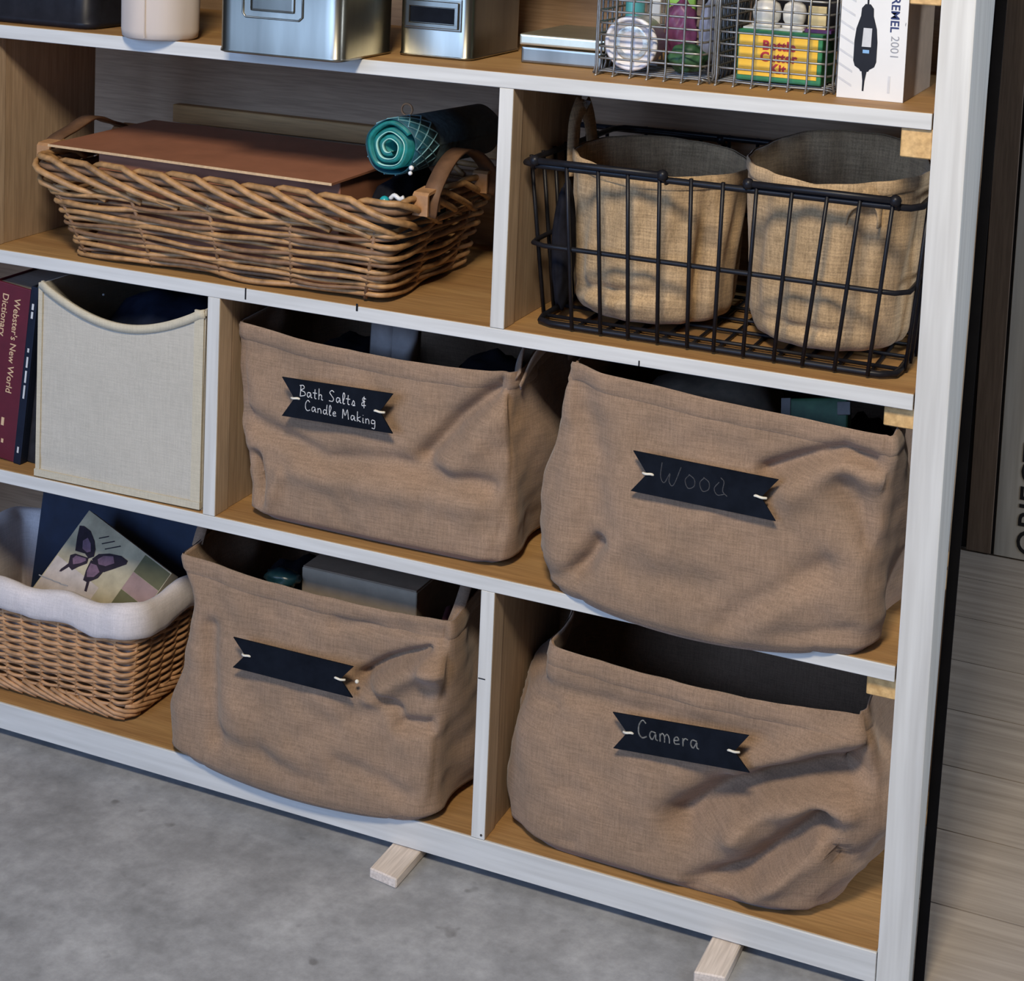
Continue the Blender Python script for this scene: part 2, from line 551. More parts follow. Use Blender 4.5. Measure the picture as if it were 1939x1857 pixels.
# side frame: front post, post behind it, blocks that carry the shelf ends
po = box('post', 0.0, 0.038, -0.002, 0.010, 0.0, 1.62, M['white_post'], su, 0.0022, 2)
v, f = merge(([(0.0005, 0.009, 0), (0.0375, 0.009, 0), (0.0375, 0.026, 0), (0.0005, 0.026, 0),
               (0.0005, 0.009, 1.62), (0.0375, 0.009, 1.62), (0.0375, 0.200, 1.62), (0.0005, 0.200, 1.62)],
              [(0, 3, 2, 1), (4, 5, 6, 7), (0, 1, 5, 4), (1, 2, 6, 5), (2, 3, 7, 6), (3, 0, 4, 7)]))
obj('post_side_board', v, f, M['post_side'], su)
box('back_post', -0.036, -0.001, YB - 0.04, YB - 0.0005, 0.06, 1.62, M['pine_z'], su, 0.001)
box('post', XL - 0.038, XL, 0.0, 0.038, 0.0, 1.62, M['white_post'], su, 0.001)
for z, h, y0 in ((Z1, 0.034, 0.0035), (Z2, 0.026, 0.010), (Z3, 0.028, 0.012), (1.384, 0.195, 0.004)):
    zt = z - T
    b = box('support_block', -0.0355, -0.0004, y0, 0.36, zt - h, zt, M['pine_block'], su, 0.0012)
# back: plywood sheets with a batten across the upper bay
box('back_panel', XL, 0.0, YB, YB + 0.006, 0.72, 1.62, M['ply'], su, 0)
box('back_panel', XL, 0.0, YB + 0.0005, YB + 0.0065, 0.015, 0.719, M['ply'], su, 0)
p0 = at(340, 190, YB); p1 = at(340, 216, YB)
box('batten', p0.x, -0.62, YB - 0.019, YB, p1.z - 0.010, p0.z - 0.004, M['pine'], su, 0.001)
# pencil and saw marks on the white edges
for px, py, dx, ln in ((465, 556, 0.0012, 0.016), (676, 582, 0.0016, 0.010), (1210, 688, 0.001, 0.007)):
    p = at(px, py, -0.0016)
    box('pencil_mark', p.x - dx, p.x + dx, -0.0020, -0.0014, p.z - ln / 2, p.z + ln / 2, M['black_ink'], su, 0.0003)
p = at(912, 1285, -0.0018)
box('pencil_mark', p.x - 0.005, p.x + 0.005, -0.0021, -0.0014, p.z - 0.0007, p.z + 0.0007, M['black_ink'], su, 0.0002)
p = at(911, 1581, -0.0018)
obj('nail_head', *lathe([(0.0016, 0), (0.0016, 0.0006)], 10, M_=Matrix.Translation(p) @ Matrix.Rotation(PI / 2, 4, 'X')), M['tin_dark'], su)

# two sticks the unit is levelled on
for i, (x0, x1, lab) in enumerate(((-0.640, -0.598, 'pale wooden levelling stick jutting out under the rail below the blank tag bag'),
                                   (-0.2005, -0.164, 'pale wooden levelling stick jutting out under the rail below the Camera bag'))):
    y0 = (-0.063, -0.068)[i]
    v, f = gbox(x0, x1, y0, 0.20, 0.0, 0.0138, 0.0016)
    v = [Vector((q.x, q.y - (0.006 if (q.x < (x0 + x1) / 2) == (i == 1) and q.y < 0 else 0), q.z)) for q in v]
    o = obj('wood_stick', v, f, M['shim'], None, origin=(x0, y0, 0))
    tag(o, lab, 'wood stick', 'levelling sticks under the shelves')

# leaning black strip, added as the shade of the recess beside the post
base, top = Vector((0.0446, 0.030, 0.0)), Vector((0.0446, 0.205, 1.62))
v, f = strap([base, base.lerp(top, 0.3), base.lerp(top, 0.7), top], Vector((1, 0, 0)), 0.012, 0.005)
o = obj('recess_shade_strip', v, f, plain('matte_black', (0.004, 0.004, 0.005), 0.9, 0.2, 30), None, origin=base)
tag(o, 'thin black strip standing in for the shaded recess beside the white post', 'strip')

# boards in the background to the right, the black one added as shade
M['brown_board'] = wood('dark_brown_board', (0.115, 0.078, 0.052), (0.165, 0.115, 0.080), 'z', 0.6)
b = thing('brown_board', 'tall dark brown board standing behind the shelves beside the lettered panel', 'board', (-0.09, 1.43, 0))
box('board', -0.1135, -0.0665, 1.420, 1.436, 0.003, 1.75, M['brown_board'], b, 0.001)
box('black_edge', -0.0665, -0.0615, 1.424, 1.436, 0.003, 1.75, M['black_plastic'], b, 0.0005)
v, f = gbox(-0.60, -0.1145, 1.430, 1.445, 0.004, 1.75, 0.001)  # black panel in place of the deep shade on the far wall
o = obj('gap_shade_panel', v, f, M['black_plastic'], None, origin=(-0.3, 1.43, 0.004))
tag(o, 'tall black panel standing in for the shaded gap next to the dark brown board', 'board')
M['sign'] = wood('pale_weathered_panel', (0.36, 0.345, 0.31), (0.50, 0.485, 0.45), 'z', 0.65, 60, 20)
sg = thing('lettered_panel', 'pale weathered panel with black upright lettering behind the shelves', 'sign', (0.2, 1.43, 0))
box('panel', -0.0612, 0.62, 1.421, 1.445, 0.003, 1.75, M['sign'], sg, 0.001)
v, f = text_mesh('OBJECT', 0.066, (0.026, 1.4204, 0.012), (0, 0, 1), (-1, 0, 0), 0.0003, 0.0003, spacing=0.98)
obj('lettering', v, f, M['black_ink'], sg)

# ------------------------------------------------------------------ burlap bags
def keyed(keys, t):
    """smooth interpolation of tuples keyed by t"""
    if t <= keys[0][0]: return keys[0][1]
    for (a, A), (b, B) in zip(keys, keys[1:]):
        if t <= b:
            u = (t - a) / (b - a)
            u = u * u * (3 - 2 * u)
            return tuple(x + (y - x) * u for x, y in zip(A, B))
    return keys[-1][1]

def seg_dist(x, z, line):
    best = 9
    for (ax, az), (bx, bz) in zip(line, line[1:]):
        dx, dz = bx - ax, bz - az
        L = dx * dx + dz * dz
        u = max(0, min(1, ((x - ax) * dx + (z - az) * dz) / L))
        d = math.hypot(x - ax - u * dx, z - az - u * dz)
        best = min(best, d)
    return best

def ring_points(xl, xr, yf, yb, rf, rb, nf=88, ns=30, nb=26, nc=8):
    """rounded rectangle seen from above, from the back centre over the left side; gives (x, y, nx, ny, face, s)"""
    P = []
    def line(x0, y0, x1, y1, n, nx, ny, face, s0, s1):
        for i in range(n):
            u = i / n
            P.append((x0 + (x1 - x0) * u, y0 + (y1 - y0) * u, nx, ny, face, s0 + (s1 - s0) * u))
    def arc(cx, cy, r, a0, a1, f0, f1):
        for i in range(nc):
            u = i / nc
            a = a0 + (a1 - a0) * u
            P.append((cx + r * math.cos(a), cy + r * math.sin(a), math.cos(a), math.sin(a), f0 if u < 0.5 else f1, (1.0 if u < 0.5 else 0.0)))
    line((xl + xr) / 2, yb, xl + rb, yb, nb // 2, 0, 1, 'b', 0.5, 1)
    arc(xl + rb, yb - rb, rb, PI / 2, PI, 'b', 'l')
    line(xl, yb - rb, xl, yf + rf, ns, -1, 0, 'l', 0, 1)
    arc(xl + rf, yf + rf, rf, PI, 1.5 * PI, 'l', 'f')
    line(xl + rf, yf, xr - rf, yf, nf, 0, -1, 'f', 0, 1)
    arc(xr - rf, yf + rf, rf, 1.5 * PI, 2 * PI, 'f', 'r')
    line(xr, yf + rf, xr, yb - rb, ns, 1, 0, 'r', 0, 1)
    arc(xr - rb, yb - rb, rb, 0, PI / 2, 'r', 'b')
    line(xr - rb, yb, (xl + xr) / 2, yb, nb // 2, 0, 1, 'b', 0, 0.5)
    return P

def bag_mesh(z0, keys, rim, creases, bulge, seed, nv=64, amp=0.0030, droop=0.0, lim=(-9, 9)):
    """keys: t -> (xl, xr, yf, yb, rf, rb); rim(face, s) -> rim height; creases: (line in x/z, depth, width)"""
    V, F = [], []
    nper = None
    for j in range(nv + 1):
        t = j / nv
        k = keyed(keys, t)
        ring = ring_points(*k)
        nper = len(ring)
        for (x, y, nx, ny, face, s) in ring:
            zr = rim(face, s)
            z = z0 + 0.001 + t * (zr - z0 - 0.001)
            d = 0.0
            if face == 'f':
                d += bulge(s, t)
                for line, dep, wid in creases:
                    q = seg_dist(x, z, line)
                    if q < wid * 3:
                        d += 1.9 * dep * math.exp(-(q / wid) ** 2) * min(1, t * 7)
            elif face in 'lr':
                d += 0.010 * math.sin(PI * min(1, max(0, s))) * math.sin(PI * min(1, t * 1.1)) + 0.006 * math.sin(s * 9 + t * 6 + seed)
            env = min(1, t * 6)
            p = Vector((x, y, z))
            d += env * amp * 2.2 * noise.noise(p * 14 + Vector((seed * 7.3, 0, seed)))
            d += env * amp * 0.9 * noise.noise(p * 38 + Vector((0, seed * 5.1, 0)))
            if t > 0.90: d *= 1 - (t - 0.90) * 4
            if droop and face == 'f': z -= droop * math.sin(PI * s) ** 0.6 * (1 - t) ** 5
            V.append(Vector((min(lim[1], max(lim[0], x + nx * d)), y + ny * d, z)))
    for j in range(nv):
        for i in range(nper):
            F.append((j * nper + i, j * nper + (i + 1) % nper, (j + 1) * nper + (i + 1) % nper, (j + 1) * nper + i))
    r0 = V[:nper]
    ctr = sum(r0, Vector()) / nper
    ctr.z = z0 + 0.001
    bA, bB = [], []
    for p in r0:
        q = p.lerp(ctr, 0.02)
        if p.z < z0 + 0.0005:
            bA.append(Vector((q.x, -0.0058, p.z)))
            bB.append(Vector((q.x, -0.0046, z0 + 0.0012)))
        else:
            bA.append(Vector((q.x, q.y, z0 + 0.001)))
            q = p.lerp(ctr, 0.04)
            bB.append(Vector((q.x, q.y, z0 + 0.001)))
    k1 = len(V)
    V += bA
    k2 = len(V)
    V += bB
    c = len(V)
    V.append(ctr)
    for i in range(nper):
        j = (i + 1) % nper
        F.append((j, i, k1 + i, k1 + j))
        F.append((k1 + j, k1 + i, k2 + i, k2 + j))
        F.append((c, k2 + j, k2 + i))
    return V, F, nper

def burlap_bag(label, z0, keys, rim, creases, bulge, seed, hem=0.024, droop=0.0, lim=(-9, 9), group='burlap storage bags on the lower shelves'):
    k0 = keys[-1][1]
    root = thing('burlap_bag', label, 'storage bag', ((k0[0] + k0[1]) / 2, (k0[2] + k0[3]) / 2, z0), group)
    V, F, nper = bag_mesh(z0, keys, rim, creases, bulge, seed, droop=droop, lim=lim)
    o = obj('bag_body', V, F, M['burlap'], root, True)
    so = o.modifiers.new('thickness', 'SOLIDIFY')
    so.thickness = 0.0028
    so.offset = -1
    # folded hem: a band lying on the outside of the rim
    nv = 64
    HV, HF = [], []
    rows = 6
    for j in range(rows):
        u = j / (rows - 1)
        for i in range(nper):
            top_ = V[nv * nper + i]
            zz = top_.z + 0.0012 - u * hem
            # find the wall point at this height by walking down the column
            tt = nv
            while tt > 0 and V[tt * nper + i].z > zz: tt -= 1
            a, b_ = V[tt * nper + i], V[min(nv, tt + 1) * nper + i]
            w = 0 if b_.z == a.z else max(0, min(1, (zz - a.z) / (b_.z - a.z)))
            p = a.lerp(b_, w)
            n1 = V[nv * nper + (i + 1) % nper] - V[nv * nper + i - 1]
            nn = Vector((n1.y, -n1.x, 0)).normalized()
            ctr = ORG[root]
            if nn.dot(Vector((p.x - ctr.x, p.y - ctr.y, 0))) < 0: nn = -nn
            e = 0.0026 if 0 < j < rows - 1 else 0.0004
            HV.append(Vector((p.x, p.y, zz)) + nn * e)
    for j in range(rows - 1):
        for i in range(nper):
            HF.append((j * nper + i, (j + 1) * nper + i, (j + 1) * nper + (i + 1) % nper, j * nper + (i + 1) % nper))
    obj('hem', HV, HF, M['burlap'], root, True)
    return root, V

def xz(pts, Y):
    return [(at(px, py, Y).x, at(px, py, Y).z) for px, py in pts]

def banner_tag(root, corners, th=0.0022, lines=(), text_mat=None, Yn=0.0):
    """swallow-tailed chalkboard tag; corners tl, tr, br, bl in world space"""
    tl, tr, br, bl_ = [Vector(c) for c in corners]
    U = (tr - tl)
    w = U.length
    Vv = (tl - bl_)
    h = (Vv.length + (tr - br).length) / 2
    U.normalize()
    Vv = (Vv - U * Vv.dot(U)).normalized()
    O = bl_
    nt_ = 0.019
    out = [(0, 0), (w, 0), (w - nt_, h / 2), (w, h), (0, h), (nt_, h / 2)]
    v, f = prism(out, O, U, Vv, th)
    card = obj('name_tag', v, f, M['black_card'], root, label='black swallow tailed chalkboard tag')
    Nn = U.cross(Vv)
    for (body, x, y, hh, rad, slope, m) in lines:
        v, f = handwriting(body, hh, O + U * (x * w) + Vv * (y * h) + Nn * (th + 0.0001), U, Vv, rad, slope)
        obj('lettering', v, f, m, card)
    for a, sg_ in ((nt_, 1), (w - nt_, -1)):
        P = [O + U * (a - sg_ * 0.006) + Vv * (h / 2 - 0.001) + Nn * (-0.001), O + U * (a - sg_ * 0.001) + Vv * (h / 2) + Nn * (th + 0.001),
             O + U * (a + sg_ * 0.005) + Vv * (h / 2 + 0.001) + Nn * (th + 0.0012), O + U * (a + sg_ * 0.008) + Vv * (h / 2) + Nn * (th - 0.001)]
        obj('string', *tube(smoothline(P, 4), 0.0016, 6), M['string'], card, True)
    return card

# bag tagged Bath Salts & Candle Making (middle shelf)
def rim1(face, s):
    if face == 'f': return 0.668 - 0.008 * s - 0.010 * math.sin(PI * s)
    if face == 'r': return 0.660 + 0.018 * s
    if face == 'l': return 0.678 - 0.010 * s
    return 0.678
keys1 = [(0.0, (-0.885, -0.520, 0.030, 0.30, 0.045, 0.05)), (0.05, (-0.897, -0.507, 0.018, 0.31, 0.034, 0.05)), (0.25, (-0.902, -0.500, 0.022, 0.32, 0.026, 0.05)),
         (0.55, (-0.910, -0.500, 0.030, 0.32, 0.022, 0.05)), (0.85, (-0.921, -0.510, 0.034, 0.31, 0.022, 0.05)), (1.0, (-0.924, -0.513, 0.034, 0.30, 0.018, 0.05))]
cr1 = [(xz([(800, 865), (860, 800), (945, 735)], 0.02), -0.012, 0.011), (xz([(860, 880), (905, 830), (968, 760)], 0.02), 0.009, 0.022),
       (xz([(455, 795), (545, 835), (620, 872), (740, 878), (920, 925)], 0.02), -0.007, 0.014), (xz([(560, 890), (740, 920), (900, 955)], 0.02), 0.005, 0.020),
       (xz([(476, 870), (492, 950)], 0.02), -0.014, 0.010), (xz([(530, 900), (505, 960)], 0.02), 0.006, 0.012), (xz([(470, 660), (600, 690), (760, 720)], 0.02), -0.002, 0.02)]
bag1, _ = burlap_bag('burlap bag with a chalkboard tag reading Bath Salts and Candle Making', Z3, keys1, rim1, cr1,
                     lambda s, t: 0.012 * math.sin(PI * s) * math.sin(PI * min(1, t * 1.25 + 0.05)), 1, lim=(-0.9225, 9))
c_ = [at(537, 712, 0.006), at(747, 744, 0.006), at(745, 818, 0.006), at(535, 786, 0.006)]
banner_tag(bag1, c_, lines=(('Bath Salts &', 0.165, 0.58, 0.0152, 0.00060, -0.02, M['chalk']), ('Candle Making', 0.215, 0.24, 0.0142, 0.00055, -0.05, M['chalk'])))
# strap loop folded over the right rim
P = [Vector((-0.505, 0.050, 0.640)), Vector((-0.500, 0.075, 0.668)), Vector((-0.494, 0.11, 0.684)), Vector((-0.490, 0.16, 0.684)), Vector((-0.494, 0.20, 0.668)), Vector((-0.498, 0.215, 0.640))]
obj('carry_strap', *strap(smoothline(P, 5), Vector((0.25, 0, 1)), 0.020, 0.0025), M['burlap'], bag1, True)
P = [Vector((-0.508, 0.044, 0.655)), Vector((-0.521, 0.085, 0.672)), Vector((-0.527, 0.13, 0.683)), Vector((-0.523, 0.18, 0.680)), Vector((-0.514, 0.21, 0.655))]
obj('carry_strap', *strap(smoothline(P, 5), Vector((0.5, 0, 1)), 0.018, 0.0025), M['burlap'], bag1, True)

# bag tagged Wood (middle shelf, by the post)
def rim2(face, s):
    if face == 'f': return 0.7005 - 0.0205 * s - 0.003 * math.sin(PI * s) + 0.004 * math.exp(-(s / 0.05) ** 2)
    if face == 'r': return 0.6795
    if face == 'l': return 0.695 + 0.006 * s
    return 0.6795 + 0.0155 * min(1, s * 2)
keys2 = [(0.0, (-0.435, -0.046, -0.010, 0.30, 0.05, 0.05)), (0.05, (-0.451, -0.032, -0.019, 0.31, 0.060, 0.05)), (0.18, (-0.464, -0.026, -0.021, 0.32, 0.055, 0.05)),
         (0.45, (-0.450, -0.020, -0.020, 0.32, 0.045, 0.05)), (0.62, (-0.440, -0.017, -0.019, 0.32, 0.040, 0.05)), (0.80, (-0.430, -0.018, -0.018, 0.31, 0.022, 0.05)), (1.0, (-0.416, -0.022, -0.018, 0.30, 0.010, 0.05))]
cr2 = [(xz([(1450, 895), (1530, 868), (1600, 852), (1655, 880)], -0.02), -0.011, 0.010), (xz([(1500, 930), (1590, 885), (1650, 905)], -0.02), 0.008, 0.020),
       (xz([(1370, 1170), (1440, 1130), (1560, 1075)], -0.02), -0.007, 0.016), (xz([(1400, 1190), (1500, 1120)], -0.02), 0.004, 0.02),
       (xz([(1062, 1108), (1110, 1060), (1130, 1030)], -0.02), -0.012, 0.010), (xz([(1095, 730), (1125, 850), (1130, 960), (1105, 1060)], -0.02), -0.007, 0.022),
       (xz([(1600, 920), (1640, 1010), (1690, 1090)], -0.02), -0.008, 0.018), (xz([(1480, 1195), (1650, 1205)], -0.02), -0.003, 0.010),
       (xz([(1200, 1080), (1330, 1100), (1420, 1085)], -0.02), -0.003, 0.02)]
bag2, _ = burlap_bag('burlap bag with a chalkboard tag reading Wood beside the white post', Z3, keys2, rim2, cr2,
                     lambda s, t: 0.014 * math.sin(PI * s) * math.sin(PI * min(1, t * 1.15 + 0.12)), 2, droop=0.017, lim=(-9, -0.004))
c_ = [at(1200, 852, -0.038), at(1475, 907, -0.038), at(1465, 984, -0.038), at(1195, 928, -0.038)]
banner_tag(bag2, c_, lines=(('WooD', 0.20, 0.34, 0.0285, 0.00055, 0.0, M['chalk_faint']),))

# bag with a blank tag (bottom shelf)
def rim3(face, s):
    if face == 'f': return 0.338 - 0.008 * s - 0.008 * math.sin(PI * s)
    if face == 'r': return 0.330 + 0.022 * s
    if face == 'l': return 0.352 - 0.014 * s
    return 0.352
keys3 = [(0.0, (-0.975, -0.590, -0.013, 0.30, 0.05, 0.05)), (0.05, (-0.996, -0.575, -0.016, 0.31, 0.040, 0.05)), (0.22, (-0.992, -0.574, -0.010, 0.32, 0.030, 0.05)),
         (0.50, (-0.970, -0.575, -0.006, 0.32, 0.026, 0.05)), (0.75, (-0.968, -0.572, 0.000, 0.31, 0.024, 0.05)), (1.0, (-0.986, -0.570, 0.004, 0.30, 0.012, 0.05))]
cr3 = [(xz([(672, 1290), (720, 1265), (800, 1243)], -0.02), -0.012, 0.007), (xz([(700, 1318), (760, 1285), (805, 1268)], -0.02), 0.013, 0.017),
       (xz([(672, 1296), (715, 1325), (745, 1352)], -0.02), -0.008, 0.009), (xz([(425, 1395), (520, 1440), (600, 1480)], -0.02), -0.004, 0.014),
       (xz([(620, 1192), (740, 1200), (835, 1215)], -0.02), -0.004, 0.010), (xz([(755, 1378), (840, 1392)], -0.02), -0.009, 0.010),
       (xz([(385, 1200), (392, 1290), (405, 1400)], -0.02), -0.007, 0.013), (xz([(420, 1250), (450, 1400), (480, 1480)], -0.02), 0.003, 0.025),
       (xz([(810, 1270), (832, 1340)], -0.02), 0.008, 0.014), (xz([(560, 1400), (700, 1350)], -0.02), -0.003, 0.014), (xz([(640, 1440), (720, 1480), (760, 1510)], -0.02), -0.003, 0.012)]
bag3, _ = burlap_bag('burlap bag with a blank chalkboard tag and a cardboard box inside', Z4, keys3, rim3, cr3,
                     lambda s, t: 0.018 * math.sin(PI * s) * math.sin(PI * min(1, t * 1.2 + 0.10)), 3, droop=0.010)
c_ = [at(441, 1206, -0.030), at(668, 1262, -0.030), at(666, 1322, -0.030), at(442, 1262, -0.030)]
banner_tag(bag3, c_)
p = at(676, 1290, -0.022)
obj('bead', *ico(p, 0.0028, 2), M['string'], bag3, True)
P = [Vector((-0.574, 0.016, 0.318)), Vector((-0.578, 0.05, 0.334)), Vector((-0.584, 0.09, 0.354)), Vector((-0.582, 0.13, 0.374)), Vector((-0.578, 0.17, 0.352)), Vector((-0.576, 0.20, 0.33))]
obj('carry_strap', *strap(smoothline(P, 5), Vector((1, 0.2, 0.15)), 0.016, 0.0025), M['burlap'], bag3, True)
P = [Vector((-0.986, 0.05, 0.335)), Vector((-0.992, 0.07, 0.350)), Vector((-0.998, 0.10, 0.368)), Vector((-0.996, 0.14, 0.372)), Vector((-0.99, 0.18, 0.35))]
obj('carry_strap', *strap(smoothline(P, 5), Vector((1, 0.1, 0.1)), 0.016, 0.0025), M['burlap'], bag3, True)

# bag tagged Camera (bottom shelf, by the post)
def rim4(face, s):
    if face == 'f': return 0.316 + 0.004 * s - 0.011 * math.sin(PI * s)
    if face == 'r': return 0.322 + 0.030 * s
    if face == 'l': return 0.352 - 0.034 * s
    return 0.356
keys4 = [(0.0, (-0.480, -0.075, 0.020, 0.29, 0.08, 0.06)), (0.06, (-0.499, -0.052, 0.008, 0.30, 0.08, 0.06)), (0.25, (-0.504, -0.022, 0.014, 0.32, 0.075, 0.06)),
         (0.50, (-0.503, -0.006, 0.020, 0.33, 0.060, 0.06)), (0.68, (-0.496, -0.010, 0.024, 0.33, 0.060, 0.06)), (0.82, (-0.458, -0.026, 0.028, 0.31, 0.030, 0.05)), (1.0, (-0.446, -0.036, 0.032, 0.29, 0.020, 0.05))]
cr4 = [(xz([(1300, 1540), (1370, 1500), (1450, 1478), (1560, 1462), (1690, 1470)], 0.03), -0.026, 0.021), (xz([(1400, 1455), (1500, 1428), (1600, 1395), (1660, 1380)], 0.03), 0.010, 0.016),
       (xz([(1400, 1560), (1450, 1515), (1540, 1505), (1600, 1530)], 0.03), 0.012, 0.018), (xz([(1330, 1665), (1420, 1640), (1500, 1590), (1560, 1548)], 0.03), -0.022, 0.016),
       (xz([(1430, 1680), (1520, 1620), (1570, 1575)], 0.03), 0.011, 0.016), (xz([(1560, 1545), (1610, 1640)], 0.03), -0.008, 0.008), (xz([(970, 1562), (1095, 1585)], 0.03), -0.004, 0.010),
       (xz([(985, 1320), (1050, 1330)], 0.03), -0.004, 0.01), (xz([(1000, 1290), (1200, 1345), (1450, 1395)], 0.03), -0.003, 0.012)]
bag4, _ = burlap_bag('slumped burlap bag with a chalkboard tag reading Camera beside the white post', Z4, keys4, rim4, cr4,
                     lambda s, t: 0.010 * math.sin(PI * s) * math.sin(PI * min(1, t * 1.2 + 0.05)), 4, lim=(-0.5040, -0.002))
c_ = [at(1163, 1346, 0.010), at(1421, 1390, 0.002), at(1419, 1457, 0.0), at(1162, 1415, 0.006)]
banner_tag(bag4, c_, lines=(('Camera', 0.19, 0.44, 0.0215, 0.0009, -0.03, M['chalk_mid']),))

# ------------------------------------------------------------------ wicker basket with a plaited rim
def rrect(x0, x1, y0, y1, r, n=220):
    """closed rounded rectangle from above, evenly spaced; (x, y, nx, ny), starting at the front-left corner, going right along the front"""
    segs = []
    Lx, Ly, La = (x1 - x0 - 2 * r), (y1 - y0 - 2 * r), PI / 2 * r
    tot = 2 * Lx + 2 * Ly + 4 * La
    out = []
    for i in range(n):
        q = tot * i / n
        for kind in range(8):
            L = (Lx, La, Ly, La, Lx, La, Ly, La)[kind]
            if q <= L + 1e-9: break
            q -= L
        u = q / L
        if kind == 0: out.append((x0 + r + q, y0, 0, -1))
        elif kind == 2: out.append((x1, y0 + r + q, 1, 0))
        elif kind == 4: out.append((x1 - r - q, y1, 0, 1))
        elif kind == 6: out.append((x0, y1 - r - q, -1, 0))
        else:
            cx, cy, a0 = {1: (x1 - r, y0 + r, -PI / 2), 3: (x1 - r, y1 - r, 0), 5: (x0 + r, y1 - r, PI / 2), 7: (x0 + r, y0 + r, PI)}[kind]
            a = a0 + u * PI / 2
            out.append((cx + r * math.cos(a), cy + r * math.sin(a), math.cos(a), math.sin(a)))
    return out, tot

def lerp4(A, B, t):
    return [a + (b - a) * t for a, b in zip(A, B)]

def wicker_basket(root, z0, z1, R0, R1, rc, rows, stakes, rod, amp, mat, core, rnd, wobble=0.0015, n=264, skip_core=False):
    """R0/R1: (x0, x1, y0, y1) at the bottom and the rim. One rod per row, woven in and out of the stakes."""
    rng = random.Random(rnd)
    ph = rng.random()
    for j in range(rows):
        t = (j + 0.5) / rows
        R = lerp4(R0, R1, t)
        P, tot = rrect(*R, rc, n)
        pts, rad = [], []
        k1, k2, k3 = rng.random() * 6, rng.random() * 6, rng.uniform(0.85, 1.12)
        for i, (x, y, nx, ny) in enumerate(P):
            u = i / n
            o = amp * math.sin(PI * stakes * u + (PI if j % 2 else 0))
            dz = wobble * (math.sin(u * 2 * PI * 5 + k1) + math.sin(u * 2 * PI * 11 + k2) * 0.7)
            pts.append((x + nx * o, y + ny * o, z0 + (z1 - z0) * t + dz))
            rad.append(rod * k3 * (1 + 0.10 * math.sin(u * 2 * PI * 3 + k2)))
        obj('weaver', *tube(pts, rad, 7, True), mat[j % len(mat)], root, True)
    Pb, _ = rrect(*R0, rc, stakes)
    Pt, _ = rrect(*R1, rc, stakes)
    for i in range(stakes):
        a, b = Pb[i], Pt[i]
        obj('stake', *tube([(a[0], a[1], z0), ((a[0] + b[0]) / 2, (a[1] + b[1]) / 2, (z0 + z1) / 2), (b[0], b[1], z1)], rod * 0.9, 6), mat[-1], root, True)
    # woven floor of the basket
    m = 64
    R = [R0[0] + rod * 1.9, R0[1] - rod * 1.9, R0[2] + rod * 1.9, R0[3] - rod * 1.9]
    Pq, _ = rrect(*R, rc * 0.8, m)
    V = [(x, y, z0) for x, y, nx, ny in Pq] + [(x, y, z0 + 0.004) for x, y, nx, ny in Pq]
    F = [(i, (i + 1) % m, m + (i + 1) % m, m + i) for i in range(m)] + [tuple(range(m - 1, -1, -1)), tuple(range(m, 2 * m))]
    obj('basket_base', V, F, core, root)

wb = thing('wicker_basket', 'brown wicker basket with a thick plaited rim and leather handles', 'basket', (-0.94, 0.16, Z2))
R0 = (-1.180, -0.695, 0.024, 0.275)
R1 = (-1.222, -0.668, 0.004, 0.290)
wicker_basket(wb, Z2 + 0.005, Z2 + 0.105, R0, R1, 0.016, 14, 13, 0.0034, 0.0056, [M['wicker'], M['wicker_dark'], M['wicker'], M['wicker'], M['wicker_dark']], M['wicker_dark'], 5, 0.0018)
# plaited rim: every strand lies along the top, then dives across the outside
Rm = (-1.233, -0.660, -0.004, 0.298)
NP = 480
P, tot = rrect(*Rm, 0.024, NP)
rng = random.Random(11)
ns = 29
for i in range(ns):
    u0 = i / ns + rng.uniform(-0.004, 0.004)
    L = 0.122
    pts, rad = [], []
    for k in range(22):
        w = k / 21
        u = (u0 + L * w) % 1.0
        q = u * NP
        a, b = P[int(q) % NP], P[(int(q) + 1) % NP]
        fr = q - int(q)
        x, y, nx, ny = [a[m_] + (b[m_] - a[m_]) * fr for m_ in range(4)]
        zrel = 0.020 if w < 0.34 else 0.020 - 0.050 * ((w - 0.34) / 0.66) ** 0.9
        off = -0.006 + 0.016 * math.sin(PI * min(1, w * 1.05)) - (0.004 if w > 0.85 else 0)
        if w < 0.12: zrel -= (0.12 - w) * 0.12
        pts.append((x + nx * off, y + ny * off, Z2 + 0.122 + zrel + 0.0015 * math.sin(i * 2.3)))
        rad.append(0.0047 * (1 - 0.25 * abs(w - 0.5)))
    obj('rim_strand', *tube(pts, rad, 7), M['wicker'], wb, True)
for k in range(2):
    PP = [(x + nx * (-0.004 + 0.004 * k), y + ny * (-0.004 + 0.004 * k), Z2 + 0.118 + 0.012 * k) for x, y, nx, ny in rrect(*Rm, 0.024, 120)[0]]
    obj('rim_rod', *tube(PP, 0.0055, 7, True), M['wicker_dark'], wb, True)
